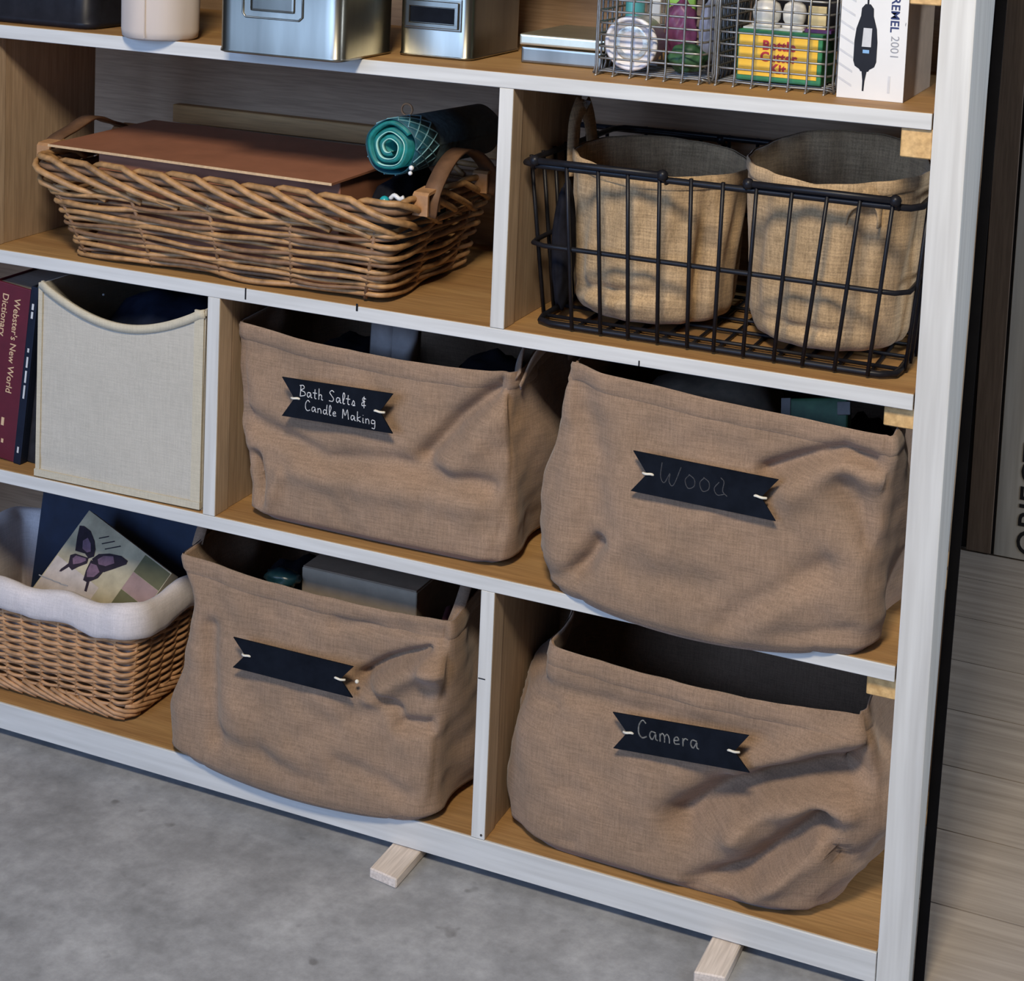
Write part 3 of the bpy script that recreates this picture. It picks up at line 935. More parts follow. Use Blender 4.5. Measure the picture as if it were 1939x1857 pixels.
# leather handles at the two ends
def handle(xc, sgn, ya, yb, zt):
    P = smoothline([Vector((xc, ya, Z2 + 0.118)), Vector((xc + sgn * 0.004, ya + 0.004, Z2 + 0.150)), Vector((xc + sgn * 0.002, ya + 0.045, zt)), Vector((xc, (ya + yb) / 2, zt + 0.012)),
                    Vector((xc + sgn * 0.002, yb - 0.045, zt)), Vector((xc + sgn * 0.004, yb - 0.004, Z2 + 0.150)), Vector((xc, yb, Z2 + 0.118))], 6)
    h = obj('handle', *strap(P, Vector((1, 0, 0)), 0.024, 0.004), plain('dark_leather', (0.135, 0.068, 0.034), 0.6, 0.3, 45, 0.1), wb, True)
    for y in (ya, yb):
        zc = Z2 + 0.150
        Q = [Vector((xc - 0.002, y - 0.018, zc - 0.030)), Vector((xc - 0.002, y - 0.018, zc)), Vector((xc - 0.002, y + 0.016, zc + 0.003)), Vector((xc - 0.002, y + 0.016, zc - 0.030))]
        pts = []
        for a, b in zip(Q, Q[1:]):
            pts += [a.lerp(b, 0.06), a.lerp(b, 0.5), a.lerp(b, 0.94)]
        obj('handle_loop', *strap(pts, Vector((1, 0, 0)), 0.022, 0.004), M['leather'], h)
handle(-0.646, 1, 0.050, 0.235, Z2 + 0.180)
handle(-1.253, -1, 0.060, 0.235, Z2 + 0.165)

# things lying in that basket
v, f = gbox(-1.160, -0.772, 0.042, 0.252, Z2 + 0.0095, Z2 + 0.1502, 0.001)
# tilt: the back lies higher
def tilt(v, y0, k): return [Vector((q[0], q[1], q[2] + (q[1] - y0) * k)) for q in v]
o = obj('brown_box', tilt(v, 0.03, 0.02), f, M['hardboard'], None, origin=(-0.98, 0.15, Z2 + 0.01))
tag(o, 'brown box under the hardboard sheet in the brown wicker basket', 'box')
hb = thing('hardboard_sheet', 'large reddish brown hardboard sheet lying across the brown wicker basket', 'board', (-0.98, 0.15, Z2 + 0.13))
v, f = prism([(-1.238, 0.030), (-0.768, 0.012), (-0.762, 0.262), (-1.232, 0.275)], (0, 0, Z2 + 0.1510), (1, 0, 0), (0, 1, 0), 0.0030)
obj('sheet', tilt(v, 0.03, 0.02), f, M['hardboard'], hb)
v, f = prism([(-1.238, 0.0290), (-0.768, 0.0110), (-0.768, 0.0122), (-1.238, 0.0302)], (0, 0, Z2 + 0.1508), (1, 0, 0), (0, 1, 0), 0.0034)
obj('pale_edge', tilt(v, 0.03, 0.02), f, M['hardboard_edge'], hb)

# dark cloth bundle with beads under the roll
bm_ = ico((-0.724, 0.145, Z2 + 0.088), 1.0, 4, (0.0285, 0.106, 0.070), 0.22, 26, 3)
o = obj('dark_cloth', *bm_, M['dark_cloth'], None, True, origin=(-0.715, 0.14, Z2 + 0.07))
tag(o, 'crumpled black cloth under the teal roll in the brown wicker basket', 'cloth')
M['teal'] = plain('teal_foam', (0.004, 0.160, 0.150), 0.55, 0.5, 60)
M['teal_light'] = plain('pale_teal_edge', (0.36, 0.66, 0.60), 0.6, 0.2, 80)
M['teal_dark'] = plain('dark_scaly_print', (0.020, 0.032, 0.034), 0.6, 0.7, 130, 0.3)
M['bead_teal'] = plain('turquoise_bead', (0.02, 0.36, 0.42), 0.3, 0.1)
M['bead_white'] = plain('white_bead', (0.75, 0.76, 0.78), 0.3, 0.05)
for (px, py, Y, r, m, lab) in ((728, 380, 0.050, 0.0068, 'bead_teal', 'round turquoise bead in front of the black cloth'), (779, 318, 0.046, 0.0035, 'bead_white', 'tiny white bead just below the teal roll, upper of two'),
                               (777, 328, 0.046, 0.0030, 'bead_white', 'tiny white bead just below the teal roll, lower of two')):
    p = at(px, py, Y)
    o = obj('bead', *ico((0, 0, 0), r, 2), M[m], None, True)
    o.location = p
    tag(o, lab, 'bead', 'loose beads in the brown wicker basket')
p = at(752, 375, 0.050)
o = obj('metal_clip', *tube(smoothline([p + Vector(q) for q in ((-0.010, 0, -0.002), (-0.004, 0, 0.003), (0.004, 0, -0.001), (0.010, 0, 0.002))], 4), 0.0032, 7), M['bead_white'], None, True, origin=p)
tag(o, 'small white bent clip beside the turquoise bead', 'clip')

# rolled teal mat
A = at(737, 279, 0.045)
B = Vector((-0.705, 0.330, 0.9180))
ax = (B - A).normalized()
e1 = Vector((1, 0, 0)) - ax * ax.x
e1.normalize()
e2 = ax.cross(e1)
if e2.z < 0: e2 = -e2
Ln = (B - A).length
rl_ = thing('rolled_mat', 'rolled teal mat with a spiral end and dark scaly outside', 'mat', (A.x, A.y, A.z - 0.045))
def spiral(ra, rb, a0, a1, n): return [(ra + (rb - ra) * k / n, a0 + (a1 - a0) * k / n) for k in range(n + 1)]
def roll_sheet(pol, th, s0, s1):
    V, F = [], []
    for (r, a) in pol:
        wob = 1 + 0.022 * math.sin(a * 5.0)
        for rr, s_ in ((r * wob, s0), (r * wob, s1), (r * wob - th, s1), (r * wob - th, s0)):
            V.append(A + e1 * (rr * math.cos(a)) + e2 * (rr * math.sin(a)) + ax * s_)
    n = len(pol)
    for i in range(n - 1):
        for k in range(4):
            F.append((i * 4 + k, i * 4 + (k + 1) % 4, i * 4 + 4 + (k + 1) % 4, i * 4 + 4 + k))
    F += [(0, 1, 2, 3), tuple((n - 1) * 4 + k for k in (3, 2, 1, 0))]
    return V, F
pol = spiral(0.0355, 0.0110, 0.6, 0.6 + 2 * PI * 2.75, 150)
obj('spiral_sheet', *roll_sheet(pol, 0.0050, 0.0, Ln), M['teal'], rl_, True)
obj('pale_line', *roll_sheet([(r - 0.0045, a) for r, a in pol[30:]], 0.0010, -0.0016, 0.006), M['teal_light'], rl_, True)
outer = [(0.0366, 2 * PI * k / 60) for k in range(61)]
obj('printed_outside', *roll_sheet(outer, 0.0012, 0.075, Ln), M['teal_dark'], rl_, True)
obj('outer_sheet', *roll_sheet(outer, 0.0010, 0.004, 0.076), plain('blue_teal_print', (0.012, 0.075, 0.105), 0.5, 0.5, 60), rl_, True)
parts = []
for k in range(14):
    for sg_ in (1, -1):
        pts = []
        for q in range(9):
            w = q / 8
            a = 2 * PI * k / 14 + sg_ * w * 0.9
            pts.append(A + e1 * (0.0372 * math.cos(a)) + e2 * (0.0372 * math.sin(a)) + ax * (0.006 + 0.068 * w))
        parts.append(tube(pts, 0.0009, 4))
obj('lattice_print', *merge(*parts), plain('pale_blue_lines', (0.20, 0.42, 0.50), 0.6), rl_)
p = A + ax * 0.085 + Vector((-0.018, 0, 0.0420))
o = obj('wire_ring', *tube([p + Vector((0.008 * math.cos(q / 16 * 2 * PI), 0, 0.008 * math.sin(q / 16 * 2 * PI))) for q in range(16)], 0.0014, 6, True), M['leather'], None, True, origin=p)
tag(o, 'small bronze wire ring standing on top of the teal roll', 'ring')

# ------------------------------------------------------------------ black wire basket with two burlap buckets
wk = thing('wire_basket', 'large black wire basket with fold over handles holding two burlap buckets', 'basket', (-0.26, 0.18, Z2))
def wquad(t, inset=0.0):
    return lerp4((-0.484, -0.030, 0.036, 0.345), (-0.504, -0.012, 0.016, 0.372), t)
def wring(t, z, r, name='wire'):
    R = wquad(t)
    P, _ = rrect(*R, 0.022, 72)
    return obj(name, *tube([(x, y, z) for x, y, a, b in P], r, 8, True), M['black_wire'], wk, True)
zb, zt_ = Z2 + 0.006, 0.9365
wring(0.0, zb, 0.0042, 'base_ring')
wring(0.50, 0.834, 0.0032, 'wire')
wring(1.0, zt_, 0.0042, 'rim_ring')
wr = 0.0026
for px_t, px_b in zip((1072, 1131.6, 1188, 1248, 1308, 1368.5, 1432, 1499, 1566, 1628, 1690), (1082, 1136, 1188, 1243.5, 1300, 1350, 1406, 1464, 1518, 1579, 1642)):
    y1 = wquad(1)[2] - 0.004; y0 = wquad(0)[2] - 0.004
    xt = at(px_t, 330 + (px_t - 1072) * 0.12, y1).x
    xb = at(px_b, 640 + (px_b - 1082) * 0.14, y0).x
    obj('wire', *tube([(xt, y1, zt_ + 0.006), (xt + (xb - xt) * 0.5, (y0 + y1) / 2, (zt_ + zb) / 2), (xb, y0, zb - 0.002), (xb, 0.06, zb - 0.0035), (xb, wquad(0)[3], zb - 0.0035)], wr, 6), M['black_wire'], wk, True)
for k in range(8):
    u = (k + 0.6) / 8
    for sd in (0, 1):
        pts = []
        for t, z in ((1, zt_ + 0.004), (0.5, 0.834), (0, zb - 0.002)):
            R = wquad(t)
            pts.append((R[sd] + (-0.004 if sd == 0 else 0.004), R[2] + 0.02 + (R[3] - R[2] - 0.04) * u, z))
        obj('wire', *tube(pts, wr, 6), M['black_wire'], wk, True)
for k in range(11):
    u = (k + 0.5) / 11
    pts = [(wquad(t)[0] + 0.02 + (wquad(t)[1] - wquad(t)[0] - 0.04) * u, wquad(t)[3] + 0.004, z) for t, z in ((1, zt_ + 0.004), (0, zb - 0.002))]
    obj('wire', *tube(pts, wr, 6), M['black_wire'], wk, True)
for k in range(5):
    y = 0.07 + 0.056 * k
    obj('wire', *tube([(wquad(0)[0], y, zb), (wquad(0)[1], y, zb)], wr, 6), M['black_wire'], wk, True)
def fold_handle(x0, x1, y, z, yb_):
    P = [Vector((x0 - 0.004, y + 0.004, z - 0.010)), Vector((x0, y - 0.003, z)), Vector((x1, y - 0.003, z)), Vector((x1 + 0.004, y + 0.004, z - 0.010))]
    h = obj('fold_handle', *tube([P[0], P[1], P[1].lerp(P[2], 0.5), P[2], P[3]], 0.0042, 8), M['black_wire'], wk, True)
    for q in (P[1], P[2]):
        obj('knuckle', *ico(q, 0.0072, 2), M['black_wire'], h, True)
a, b = at(1015, 297, 0.014), at(1256, 337, 0.014)
fold_handle(a.x, b.x, 0.014, (a.z + b.z) / 2, 0)
a, b = at(1418, 352, 0.014), at(1697, 374, 0.014)
fold_handle(a.x, b.x, 0.014, (a.z + b.z) / 2, 0)
a, b = at(1090, 233, 0.375), at(1366, 265, 0.375)
fold_handle(a.x, b.x, 0.375, (a.z + b.z) / 2, 0)

def bucket(label, cx, cy, rb, rt, z0, rimf, seed, ell=1.0, folds=()):
    root = thing('burlap_bucket', label, 'bucket', (cx, cy, z0), 'burlap buckets in the black wire basket')
    V, F = [], []
    n, nv = 120, 46
    for j in range(nv + 1):
        t = j / nv
        for i in range(n):
            a = 2 * PI * i / n
            r = rb + (rt - rb) * (t ** 0.8)
            if t < 0.12: r *= 0.86 + 0.14 * math.sqrt(1 - (1 - t / 0.12) ** 2)
            zr = rimf(a)
            z = z0 + t * (zr - z0)
            w = 0.0028 * noise.noise(Vector((math.cos(a) * 3, math.sin(a) * 3, t * 1.5 + seed * 9))) * min(1, t * 5)
            w += 0.0030 * math.sin(a * 15 + seed + 1.5 * math.sin(t * 5)) * (0.4 + 0.6 * math.sin(PI * t))
            for (fa, ft, dep, wa, wt, slope) in folds:
                w += dep * math.exp(-((a - fa) / wa) ** 2 - ((t - ft - slope * (a - fa)) / wt) ** 2)
            V.append(Vector((cx + (r + w) * math.cos(a), cy + ell * (r + w) * math.sin(a), z)))
    for j in range(nv):
        for i in range(n):
            F.append((j * n + i, j * n + (i + 1) % n, (j + 1) * n + (i + 1) % n, (j + 1) * n + i))
    F.append(tuple(range(n - 1, -1, -1)))
    o = obj('bucket_body', V, F, M['bucket'], root, True)
    so = o.modifiers.new('thickness', 'SOLIDIFY')
    so.thickness = 0.0025
    so.offset = -1
    HV, HF = [], []
    for z_, e in ((0.0015, 0.0006), (0.0, 0.0026), (-0.012, 0.0024), (-0.0155, 0.0006)):
        for i in range(n):
            a = 2 * PI * i / n
            p = V[nv * n + i]
            HV.append(Vector((p.x + math.cos(a) * e, p.y + math.sin(a) * e, p.z + z_)))
    for j in range(3):
        for i in range(n):
            HF.append((j * n + i, (j + 1) * n + i, (j + 1) * n + (i + 1) % n, j * n + (i + 1) % n))
    obj('hem', HV, HF, M['bucket'], root, True)
    return root

bk1 = bucket('burlap bucket with a creased foot in the black wire basket next to the divider', -0.3690, 0.165, 0.101, 0.1115, Z2 + 0.013,
             lambda a: 0.932 + 0.010 * max(0, math.sin(a)) ** 1.5 + 0.010 * max(0, -math.cos(a)), 1, 1.05,
             ((4.45, 0.20, -0.012, 0.55, 0.035, 0.05), (4.45, 0.12, 0.008, 0.6, 0.05, 0.05), (5.6, 0.45, -0.014, 0.10, 0.5, 0.0)))
bk2 = bucket('burlap bucket in the black wire basket next to the white post', -0.1380, 0.165, 0.096, 0.1110, Z2 + 0.013,
             lambda a: 0.946 + 0.030 * max(0, math.sin(a)) ** 1.5 + 0.010 * abs(math.cos(a)), 2, 1.08,
             ((4.6, 0.13, -0.010, 0.5, 0.03, 0.0), (5.3, 0.5, -0.008, 0.10, 0.4, 0.0)))
# strap of the left bucket standing up against the divider, strap of the right one showing under the handle
P = [Vector((-0.478, 0.130, 0.905)), Vector((-0.481, 0.135, 0.940)), Vector((-0.484, 0.146, 0.975)), Vector((-0.484, 0.172, 0.995)), Vector((-0.483, 0.197, 0.97)), Vector((-0.479, 0.205, 0.93))]
obj('carry_strap', *strap(smoothline(P, 6), Vector((0.2, 1, 0)), 0.024, 0.0025), M['bucket'], bk1, True)
P = [Vector((-0.105, 0.062, 0.905)), Vector((-0.098, 0.055, 0.928)), Vector((-0.083, 0.056, 0.938)), Vector((-0.068, 0.070, 0.930)), Vector((-0.066, 0.074, 0.90))]
obj('carry_strap', *strap(smoothline(P, 6), Vector((0, 0.4, 1)), 0.022, 0.0025), M['bucket'], bk2, True)
M['glass'] = plain('clear_plastic', (0.75, 0.78, 0.8), 0.15, 0.02, 20, 0, 0, 0.85)

# ------------------------------------------------------------------ top shelf
# black bin at the end of the shelf
bb = thing('black_bin', 'black plastic bin with a lipped foot on the top shelf', 'bin', (-1.30, 0.10, Z1))
V, F = [], []
n = 96
for z, g in ((0.0, -0.004), (0.004, 0.0), (0.010, 0.0), (0.014, -0.005), (0.10, 0.0), (0.20, 0.008), (0.205, 0.012), (0.212, 0.012), (0.212, 0.006), (0.02, -0.010)):
    P, _ = rrect(-1.46 - g, -1.163 + g, 0.022 - g, 0.205 + g, 0.02, n)
    V += [(x + nx * (0.0012 * math.sin(i * 1.9) if 0.014 < z < 0.2 else 0), y + ny * (0.0012 * math.sin(i * 1.9) if 0.014 < z < 0.2 else 0), Z1 + z) for i, (x, y, nx, ny) in enumerate(P)]
k = len(V) // n
F = [(j * n + i, j * n + (i + 1) % n, j * n + n + (i + 1) % n, j * n + n + i) for j in range(k - 1) for i in range(n)] + [tuple(range(n - 1, -1, -1)), tuple(range((k - 1) * n, k * n))]
obj('bin_body', V, F, M['black_plastic'], bb, True)
# cream roll of paper towel / cloth wrapped tube
M['cream_paper'] = plain('cream_paper', (0.56, 0.48, 0.42), 0.85, 0.05, 30, 0.1, stretch=(1, 1, 0.2))
rt = thing('paper_roll', 'cream paper roll standing on the top shelf between the black bin and large tin', 'paper roll', (-1.046, 0.022, Z1))
V, F = [], []
n = 64
prof = ((0.046, 0.0), (0.0505, 0.003), (0.0520, 0.012), (0.0525, 0.10), (0.0525, 0.20), (0.0510, 0.226), (0.020, 0.227), (0.019, 0.18))
for r, z in prof:
    for i in range(n):
        a = 2 * PI * i / n
        rr = r + (0.0016 * noise.noise(Vector((math.cos(a) * 2, math.sin(a) * 2, z * 6))) + 0.0007 * math.sin(a * 7)) * (1 if z > 0.001 else 0)
        V.append((-1.046 + rr * math.cos(a), 0.022 + rr * math.sin(a), Z1 + z))
F = [(j * n + i, j * n + (i + 1) % n, j * n + n + (i + 1) % n, j * n + n + i) for j in range(len(prof) - 1) for i in range(n)] + [tuple(range(n - 1, -1, -1)), tuple(range((len(prof) - 1) * n, len(prof) * n))]
obj('roll', V, F, M['cream_paper'], rt, True)
parts = tube([(-1.046 + 0.0532 * math.cos(4.9), 0.022 + 0.0532 * math.sin(4.9), Z1 + 0.004 + 0.21 * k / 10) for k in range(11)], 0.0008, 4)
obj('paper_seam', *parts, M['cream_paper'], rt)

# tins
def round_tin(root, x0, x1, y0, y1, z0, h, r, lid=True):
    n = 96
    V, F = [], []
    for z, g in ((0.0, -0.002), (0.0015, 0.0008), (0.004, 0.0008), (0.0055, 0.0), (h * 0.5, 0.0004), (h, 0.0)):
        P, _ = rrect(x0 - g, x1 + g, y0 - g, y1 + g, r, n)
        V += [(x, y, z0 + z) for x, y, a, b in P]
    F = [(j * n + i, j * n + (i + 1) % n, j * n + n + (i + 1) % n, j * n + n + i) for j in range(5) for i in range(n)] + [tuple(range(n - 1, -1, -1)), tuple(range(5 * n, 6 * n))]
    return obj('tin_body', V, F, M['tin'], root, True)

t1 = thing('large_tin', 'large rectangular tin box with an embossed panel overhanging the top shelf edge', 'tin box', (-0.82, 0.01, Z1))
round_tin(t1, -0.902, -0.722, -0.060, 0.085, Z1, 0.200, 0.014)
v, f = gbox(-0.906, -0.718, -0.064, 0.089, Z1 + 0.195, Z1 + 0.228, 0.006, 2)
obj('lid', v, f, M['tin'], t1)
def frame_rail(root, pts, r, m, name, closed=False):
    return obj(name, *tube(smoothline(pts, 5), r, 6, closed), m, root, True)
yf = -0.0612
fr = [Vector((-0.864, yf, Z1 + 0.10)), Vector((-0.864, yf, Z1 + 0.053)), Vector((-0.860, yf, Z1 + 0.0485)), Vector((-0.782, yf, Z1 + 0.0485)), Vector((-0.777, yf, Z1 + 0.053)), Vector((-0.777, yf, Z1 + 0.10)), Vector((-0.782, yf, Z1 + 0.1045)), Vector((-0.860, yf, Z1 + 0.1045))]
obj('embossed_frame', *tube([q for a, b in zip(fr, fr[1:] + fr[:1]) for q in (a, a.lerp(b, 0.5))], 0.0013, 6, True), M['tin'], t1, True)
v, f = gbox(-0.852, -0.789, yf - 0.0012, yf + 0.0012, Z1 + 0.057, Z1 + 0.097, 0.003, 2)
obj('embossed_panel', v, f, M['tin'], t1)

t2 = thing('label_tin', 'slim tin canister with a small label holder on the top shelf', 'tin box', (-0.656, 0.15, Z1))
round_tin(t2, -0.7085, -0.604, 0.070, 0.235, Z1, 0.20, 0.012)
v, f = gbox(-0.7115, -0.601, 0.067, 0.238, Z1 + 0.195, Z1 + 0.222, 0.005, 2)
obj('lid', v, f, M['tin'], t2)
v, f = gbox(-0.699, -0.617, 0.0670, 0.0705, Z1 + 0.037, Z1 + 0.079, 0.0015, 2)
o = obj('label_holder', v, f, M['tin'], t2)
for q in ((-0.696, -0.620, Z1 + 0.067, Z1 + 0.075), (-0.696, -0.620, Z1 + 0.040, Z1 + 0.046), (-0.696, -0.690, Z1 + 0.044, Z1 + 0.069), (-0.626, -0.620, Z1 + 0.044, Z1 + 0.069)):
    box('holder_edge', q[0], q[1], 0.0640, 0.0672, q[2], q[3], M['tin'], o, 0.0009)
box('label_card', -0.6895, -0.6265, 0.0662, 0.0668, Z1 + 0.0465, Z1 + 0.0665, M['black_card'], o, 0)
obj('chime', *tube([(x, y, Z1 + 0.003) for x, y, a, b in rrect(-0.709, -0.6035, 0.0695, 0.2355, 0.0125, 60)[0]], 0.0012, 6, True), M['tin'], t2, True)

t3 = thing('flat_tin', 'flat tin box with a pale lid on the top shelf beside the wire grid basket', 'tin box', (-0.49, 0.19, Z1))
V, F = [], []
v, f = gbox(-0.549, -0.4345, 0.108, 0.262, Z1, Z1 + 0.0225, 0.004, 3)
obj('tin_body', v, f, M['tin'], t3, False)
v, f = gbox(-0.551, -0.4330, 0.106, 0.264, Z1 + 0.0235, Z1 + 0.0385, 0.0035, 3)
obj('lid', v, f, plain('pale_gold_tin', (0.72, 0.66, 0.48), 0.32, 0.12, 30, 0, 0.85), t3, False)

# galvanised wire baskets
def small_wire_basket(label, x0, x1, y0, y1, z0, h):
    root = thing('grid_basket', label, 'basket', ((x0 + x1) / 2, (y0 + y1) / 2, z0), 'galvanised wire baskets on the top shelf')
    r = 0.0014
    nz = 9
    dz = 0.01465
    for j in range(1, nz + 1):
        P, _ = rrect(x0, x1, y0, y1, 0.008, 48)
        obj('grid_wire', *tube([(x, y, z0 + 0.007 + dz * j) for x, y, a, b in P], r, 6, True), M['steel'], root, True)
    top_ = z0 + 0.007 + dz * nz + 0.004
    obj('rim_wire', *tube([(x, y, top_) for x, y, a, b in rrect(x0 - 0.001, x1 + 0.001, y0 - 0.001, y1 + 0.001, 0.008, 48)[0]], 0.0026, 6, True), M['steel'], root, True)
    nx = 7
    for i in range(nx):
        x = x0 + 0.004 + (x1 - x0 - 0.008) * i / (nx - 1)
        e = 0.0024
        P = smoothline([Vector((x, y0 - e, top_)), Vector((x, y0 - e, z0 + 0.012)), Vector((x, y0 + 0.006, z0 + 0.0022)), Vector((x, y1 - 0.006, z0 + 0.0022)), Vector((x, y1 + e, z0 + 0.012)), Vector((x, y1 + e, top_))], 3)
        obj('grid_wire', *tube(P, r, 6), M['steel'], root, True)
    ny = 10
    for i in range(ny):
        y = y0 + 0.010 + (y1 - y0 - 0.020) * i / (ny - 1)
        e = 0.0024
        P = smoothline([Vector((x0 - e, y, top_)), Vector((x0 - e, y, z0 + 0.012)), Vector((x0 + 0.006, y, z0 + 0.0048)), Vector((x1 - 0.006, y, z0 + 0.0048)), Vector((x1 + e, y, z0 + 0.012)), Vector((x1 + e, y, top_))], 3)
        obj('grid_wire', *tube(P, r, 6), M['steel'], root, True)
    return root

small_wire_basket('galvanised wire grid basket holding a round white tub on the top shelf', -0.428, -0.287, 0.060, 0.240, Z1, 0.15)
small_wire_basket('galvanised wire grid basket holding a yellow boxed kit on the top shelf', -0.277, -0.136, 0.070, 0.250, Z1, 0.15)

# contents of the first wire basket
zz = Z1 + 0.007
M['foil'] = plain('crinkled_foil', (0.66, 0.62, 0.52), 0.35, 0.35, 60, 0.5, 0.6)
tb = thing('round_tub', 'round white plastic tub with a foil face in the wire grid basket', 'tub', (-0.386, 0.09, zz))
Mt = Matrix.Translation((-0.3855, 0.072, zz + 0.0345)) @ Matrix.Rotation(-PI / 2 + 0.04, 4, 'X')
obj('tub_body', *lathe([(0.024, 0.045), (0.031, 0.040), (0.032, 0.004), (0.0340, 0.003), (0.0342, -0.003), (0.0320, -0.0045), (0.0290, -0.004), (0.0285, -0.001)], 48, M_=Mt), plain('white_plastic', (0.74, 0.72, 0.74), 0.35, 0.04, 30), tb, True)
bm_ = lathe([(0.0282, -0.0005), (0.020, -0.0012), (0.010, -0.0008), (0.001, -0.001)], 40, M_=Mt)
obj('foil_face', *bm_, M['foil'], tb, True)
M['teal_plastic'] = plain('aqua_plastic', (0.10, 0.42, 0.44), 0.35, 0.15, 60)
M['purple'] = plain('purple_bag', (0.19, 0.055, 0.135), 0.4, 0.45, 60)
M['green'] = plain('leaf_green', (0.20, 0.42, 0.09), 0.5, 0.4, 40)
M['dk_green'] = plain('dark_green', (0.035, 0.10, 0.045), 0.5, 0.5, 40)
M['blue_grey'] = plain('blue_grey_cloth', (0.25, 0.28, 0.40), 0.8, 0.35, 40)
M['grey_paper'] = plain('grey_paper', (0.20, 0.18, 0.17), 0.7, 0.2, 40)
o = obj('aqua_bottle', *lathe([(0.0105, 0), (0.0122, 0.003), (0.0122, 0.082), (0.0105, 0.087), (0.0085, 0.089), (0.0085, 0.094), (0.0095, 0.096), (0.0095, 0.108), (0.007, 0.112)], 20, (-0.4045, 0.134, zz)), M['teal_plastic'], None, True, origin=(0, 0, 0))
tag(o, 'small aqua plastic bottle above the round white tub', 'bottle')
o = obj('purple_pouch', *ico((-0.3445, 0.143, zz + 0.045), 1, 4, (0.0205, 0.020, 0.043), 0.22, 22, 4), M['purple'], None, True)
tag(o, 'crinkled purple pouch behind the round white tub', 'pouch')
o = obj('green_packet', *xform(gbox(-0.019, 0.019, -0.005, 0.005, -0.068, 0.068, 0.004, 3), Matrix.Translation((-0.356, 0.1745, zz + 0.069))), M['green'], None, True)
tag(o, 'bright green packet standing at the back of the tub basket', 'packet')
o = obj('white_packet', *xform(gbox(-0.0075, 0.0075, -0.002, 0.002, -0.058, 0.058, 0.001), Matrix.Translation((-0.3805, 0.142, zz + 0.0585))), M['paper'], None)
tag(o, 'small white paper packet beside the aqua bottle', 'packet')
o = obj('cloth_bundle', *ico((-0.3065, 0.150, zz + 0.049), 1, 4, (0.0140, 0.030, 0.046), 0.2, 24, 6), M['blue_grey'], None, True)
tag(o, 'blue grey cloth bundle in the tub basket beside the purple pouch', 'cloth')
o = obj('green_bundle', *ico((-0.318, 0.092, zz + 0.020), 1, 4, (0.024, 0.022, 0.0185), 0.2, 24, 8), M['dk_green'], None, True)
tag(o, 'dark green crumpled bundle at the bottom of the tub basket', 'cloth')
o = obj('dark_bundle', *ico((-0.3130, 0.206, zz + 0.064), 1, 4, (0.0205, 0.0215, 0.060), 0.2, 24, 9), M['dark_cloth'], None, True)
tag(o, 'dark bundle at the back corner of the tub basket', 'cloth')
o = obj('grey_card', *xform(gbox(-0.012, 0.012, -0.001, 0.001, -0.018, 0.018, 0.0003), Matrix.Translation((-0.3065, 0.150, zz + 0.1115)) @ Matrix.Rotation(0.12, 4, 'Y')), M['grey_paper'], None)
tag(o, 'small grey card standing up in the tub basket', 'card')

# contents of the second wire basket
M['kit_green'] = plain('kit_green', (0.030, 0.20, 0.070), 0.45, 0.2, 40)
M['kit_yellow'] = plain('kit_yellow', (0.86, 0.52, 0.030), 0.45, 0.06, 30)
M['kit_red'] = plain('kit_red', (0.42, 0.012, 0.012), 0.45, 0.1, 40)
kt = thing('boxed_kit', 'green and yellow boxed kit lettered Bottle Cutter Kit in the wire grid basket', 'box', (-0.203, 0.10, zz))
box('carton', -0.2545, -0.150, 0.088, 0.160, zz, zz + 0.062, M['kit_green'], kt, 0.0008)
box('yellow_label', -0.2530, -0.1555, 0.0872, 0.0882, zz + 0.0065, zz + 0.0560, M['kit_yellow'], kt, 0.0003)
for body, y in (('Bottle', 0.0395), ('Cutter', 0.0255), ('Kit', 0.0115)):
    v, f = text_mesh(body, 0.0155, (-0.2030, 0.0869, zz + y), (1, 0, 0), (0, 0, 1), 0.0006, 0.0002, 'CENTER', 1.06)
    obj('lettering', v, f, M['kit_red'], kt)
M['ceramic'] = plain('white_ceramic', (0.80, 0.77, 0.70), 0.35, 0.06, 40)
for x, y, s_, lab in ((-0.228, 0.118, 1.15, 'larger of two white bottle tops on the boxed kit'), (-0.194, 0.120, 0.95, 'smaller of two white bottle tops on the boxed kit')):
    o = obj('white_bottle_top', *lathe([(0.015 * s_, 0), (0.016 * s_, 0.003), (0.012 * s_, 0.006), (0.0145 * s_, 0.010), (0.0155 * s_, 0.020), (0.013 * s_, 0.029), (0.007 * s_, 0.033)], 24, (x, y, zz + 0.0644)), M['ceramic'], None, True)  # white bottle tops, each built as a loose knobbed piece
    tag(o, lab, 'bottle top', 'white bottle tops on the boxed kit')
o = obj('glass_sheet', *xform(gbox(-0.037, 0.037, -0.030, 0.030, -0.0011, 0.0011, 0.0004), Matrix.Translation((-0.2155, 0.1300, zz + 0.0631))), M['paper'], None)
tag(o, 'thin white sheet lying across the boxed kit', 'card')
o = obj('cream_card', *xform(gbox(-0.011, 0.011, -0.0015, 0.0015, -0.014, 0.014, 0.0004), Matrix.Translation((-0.1635, 0.110, zz + 0.0802))), plain('cream_card', (0.72, 0.56, 0.27), 0.6, 0.05), None)
tag(o, 'small cream card standing beside the white bottle tops', 'card')
o = obj('purple_card', *xform(gbox(-0.0165, 0.0165, -0.012, 0.012, -0.0022, 0.0022, 0.0004), Matrix.Translation((-0.1610, 0.117, zz + 0.0641))), plain('deep_purple_card', (0.08, 0.012, 0.10), 0.5, 0.2), None)
tag(o, 'deep purple strip lying under the cream card', 'card')
o = obj('dark_pouch', *ico((-0.205, 0.203, zz + 0.066), 1, 4, (0.055, 0.028, 0.060), 0.15, 24, 12), M['dark_cloth'], None, True)
tag(o, 'dark pouch behind the boxed kit', 'pouch')

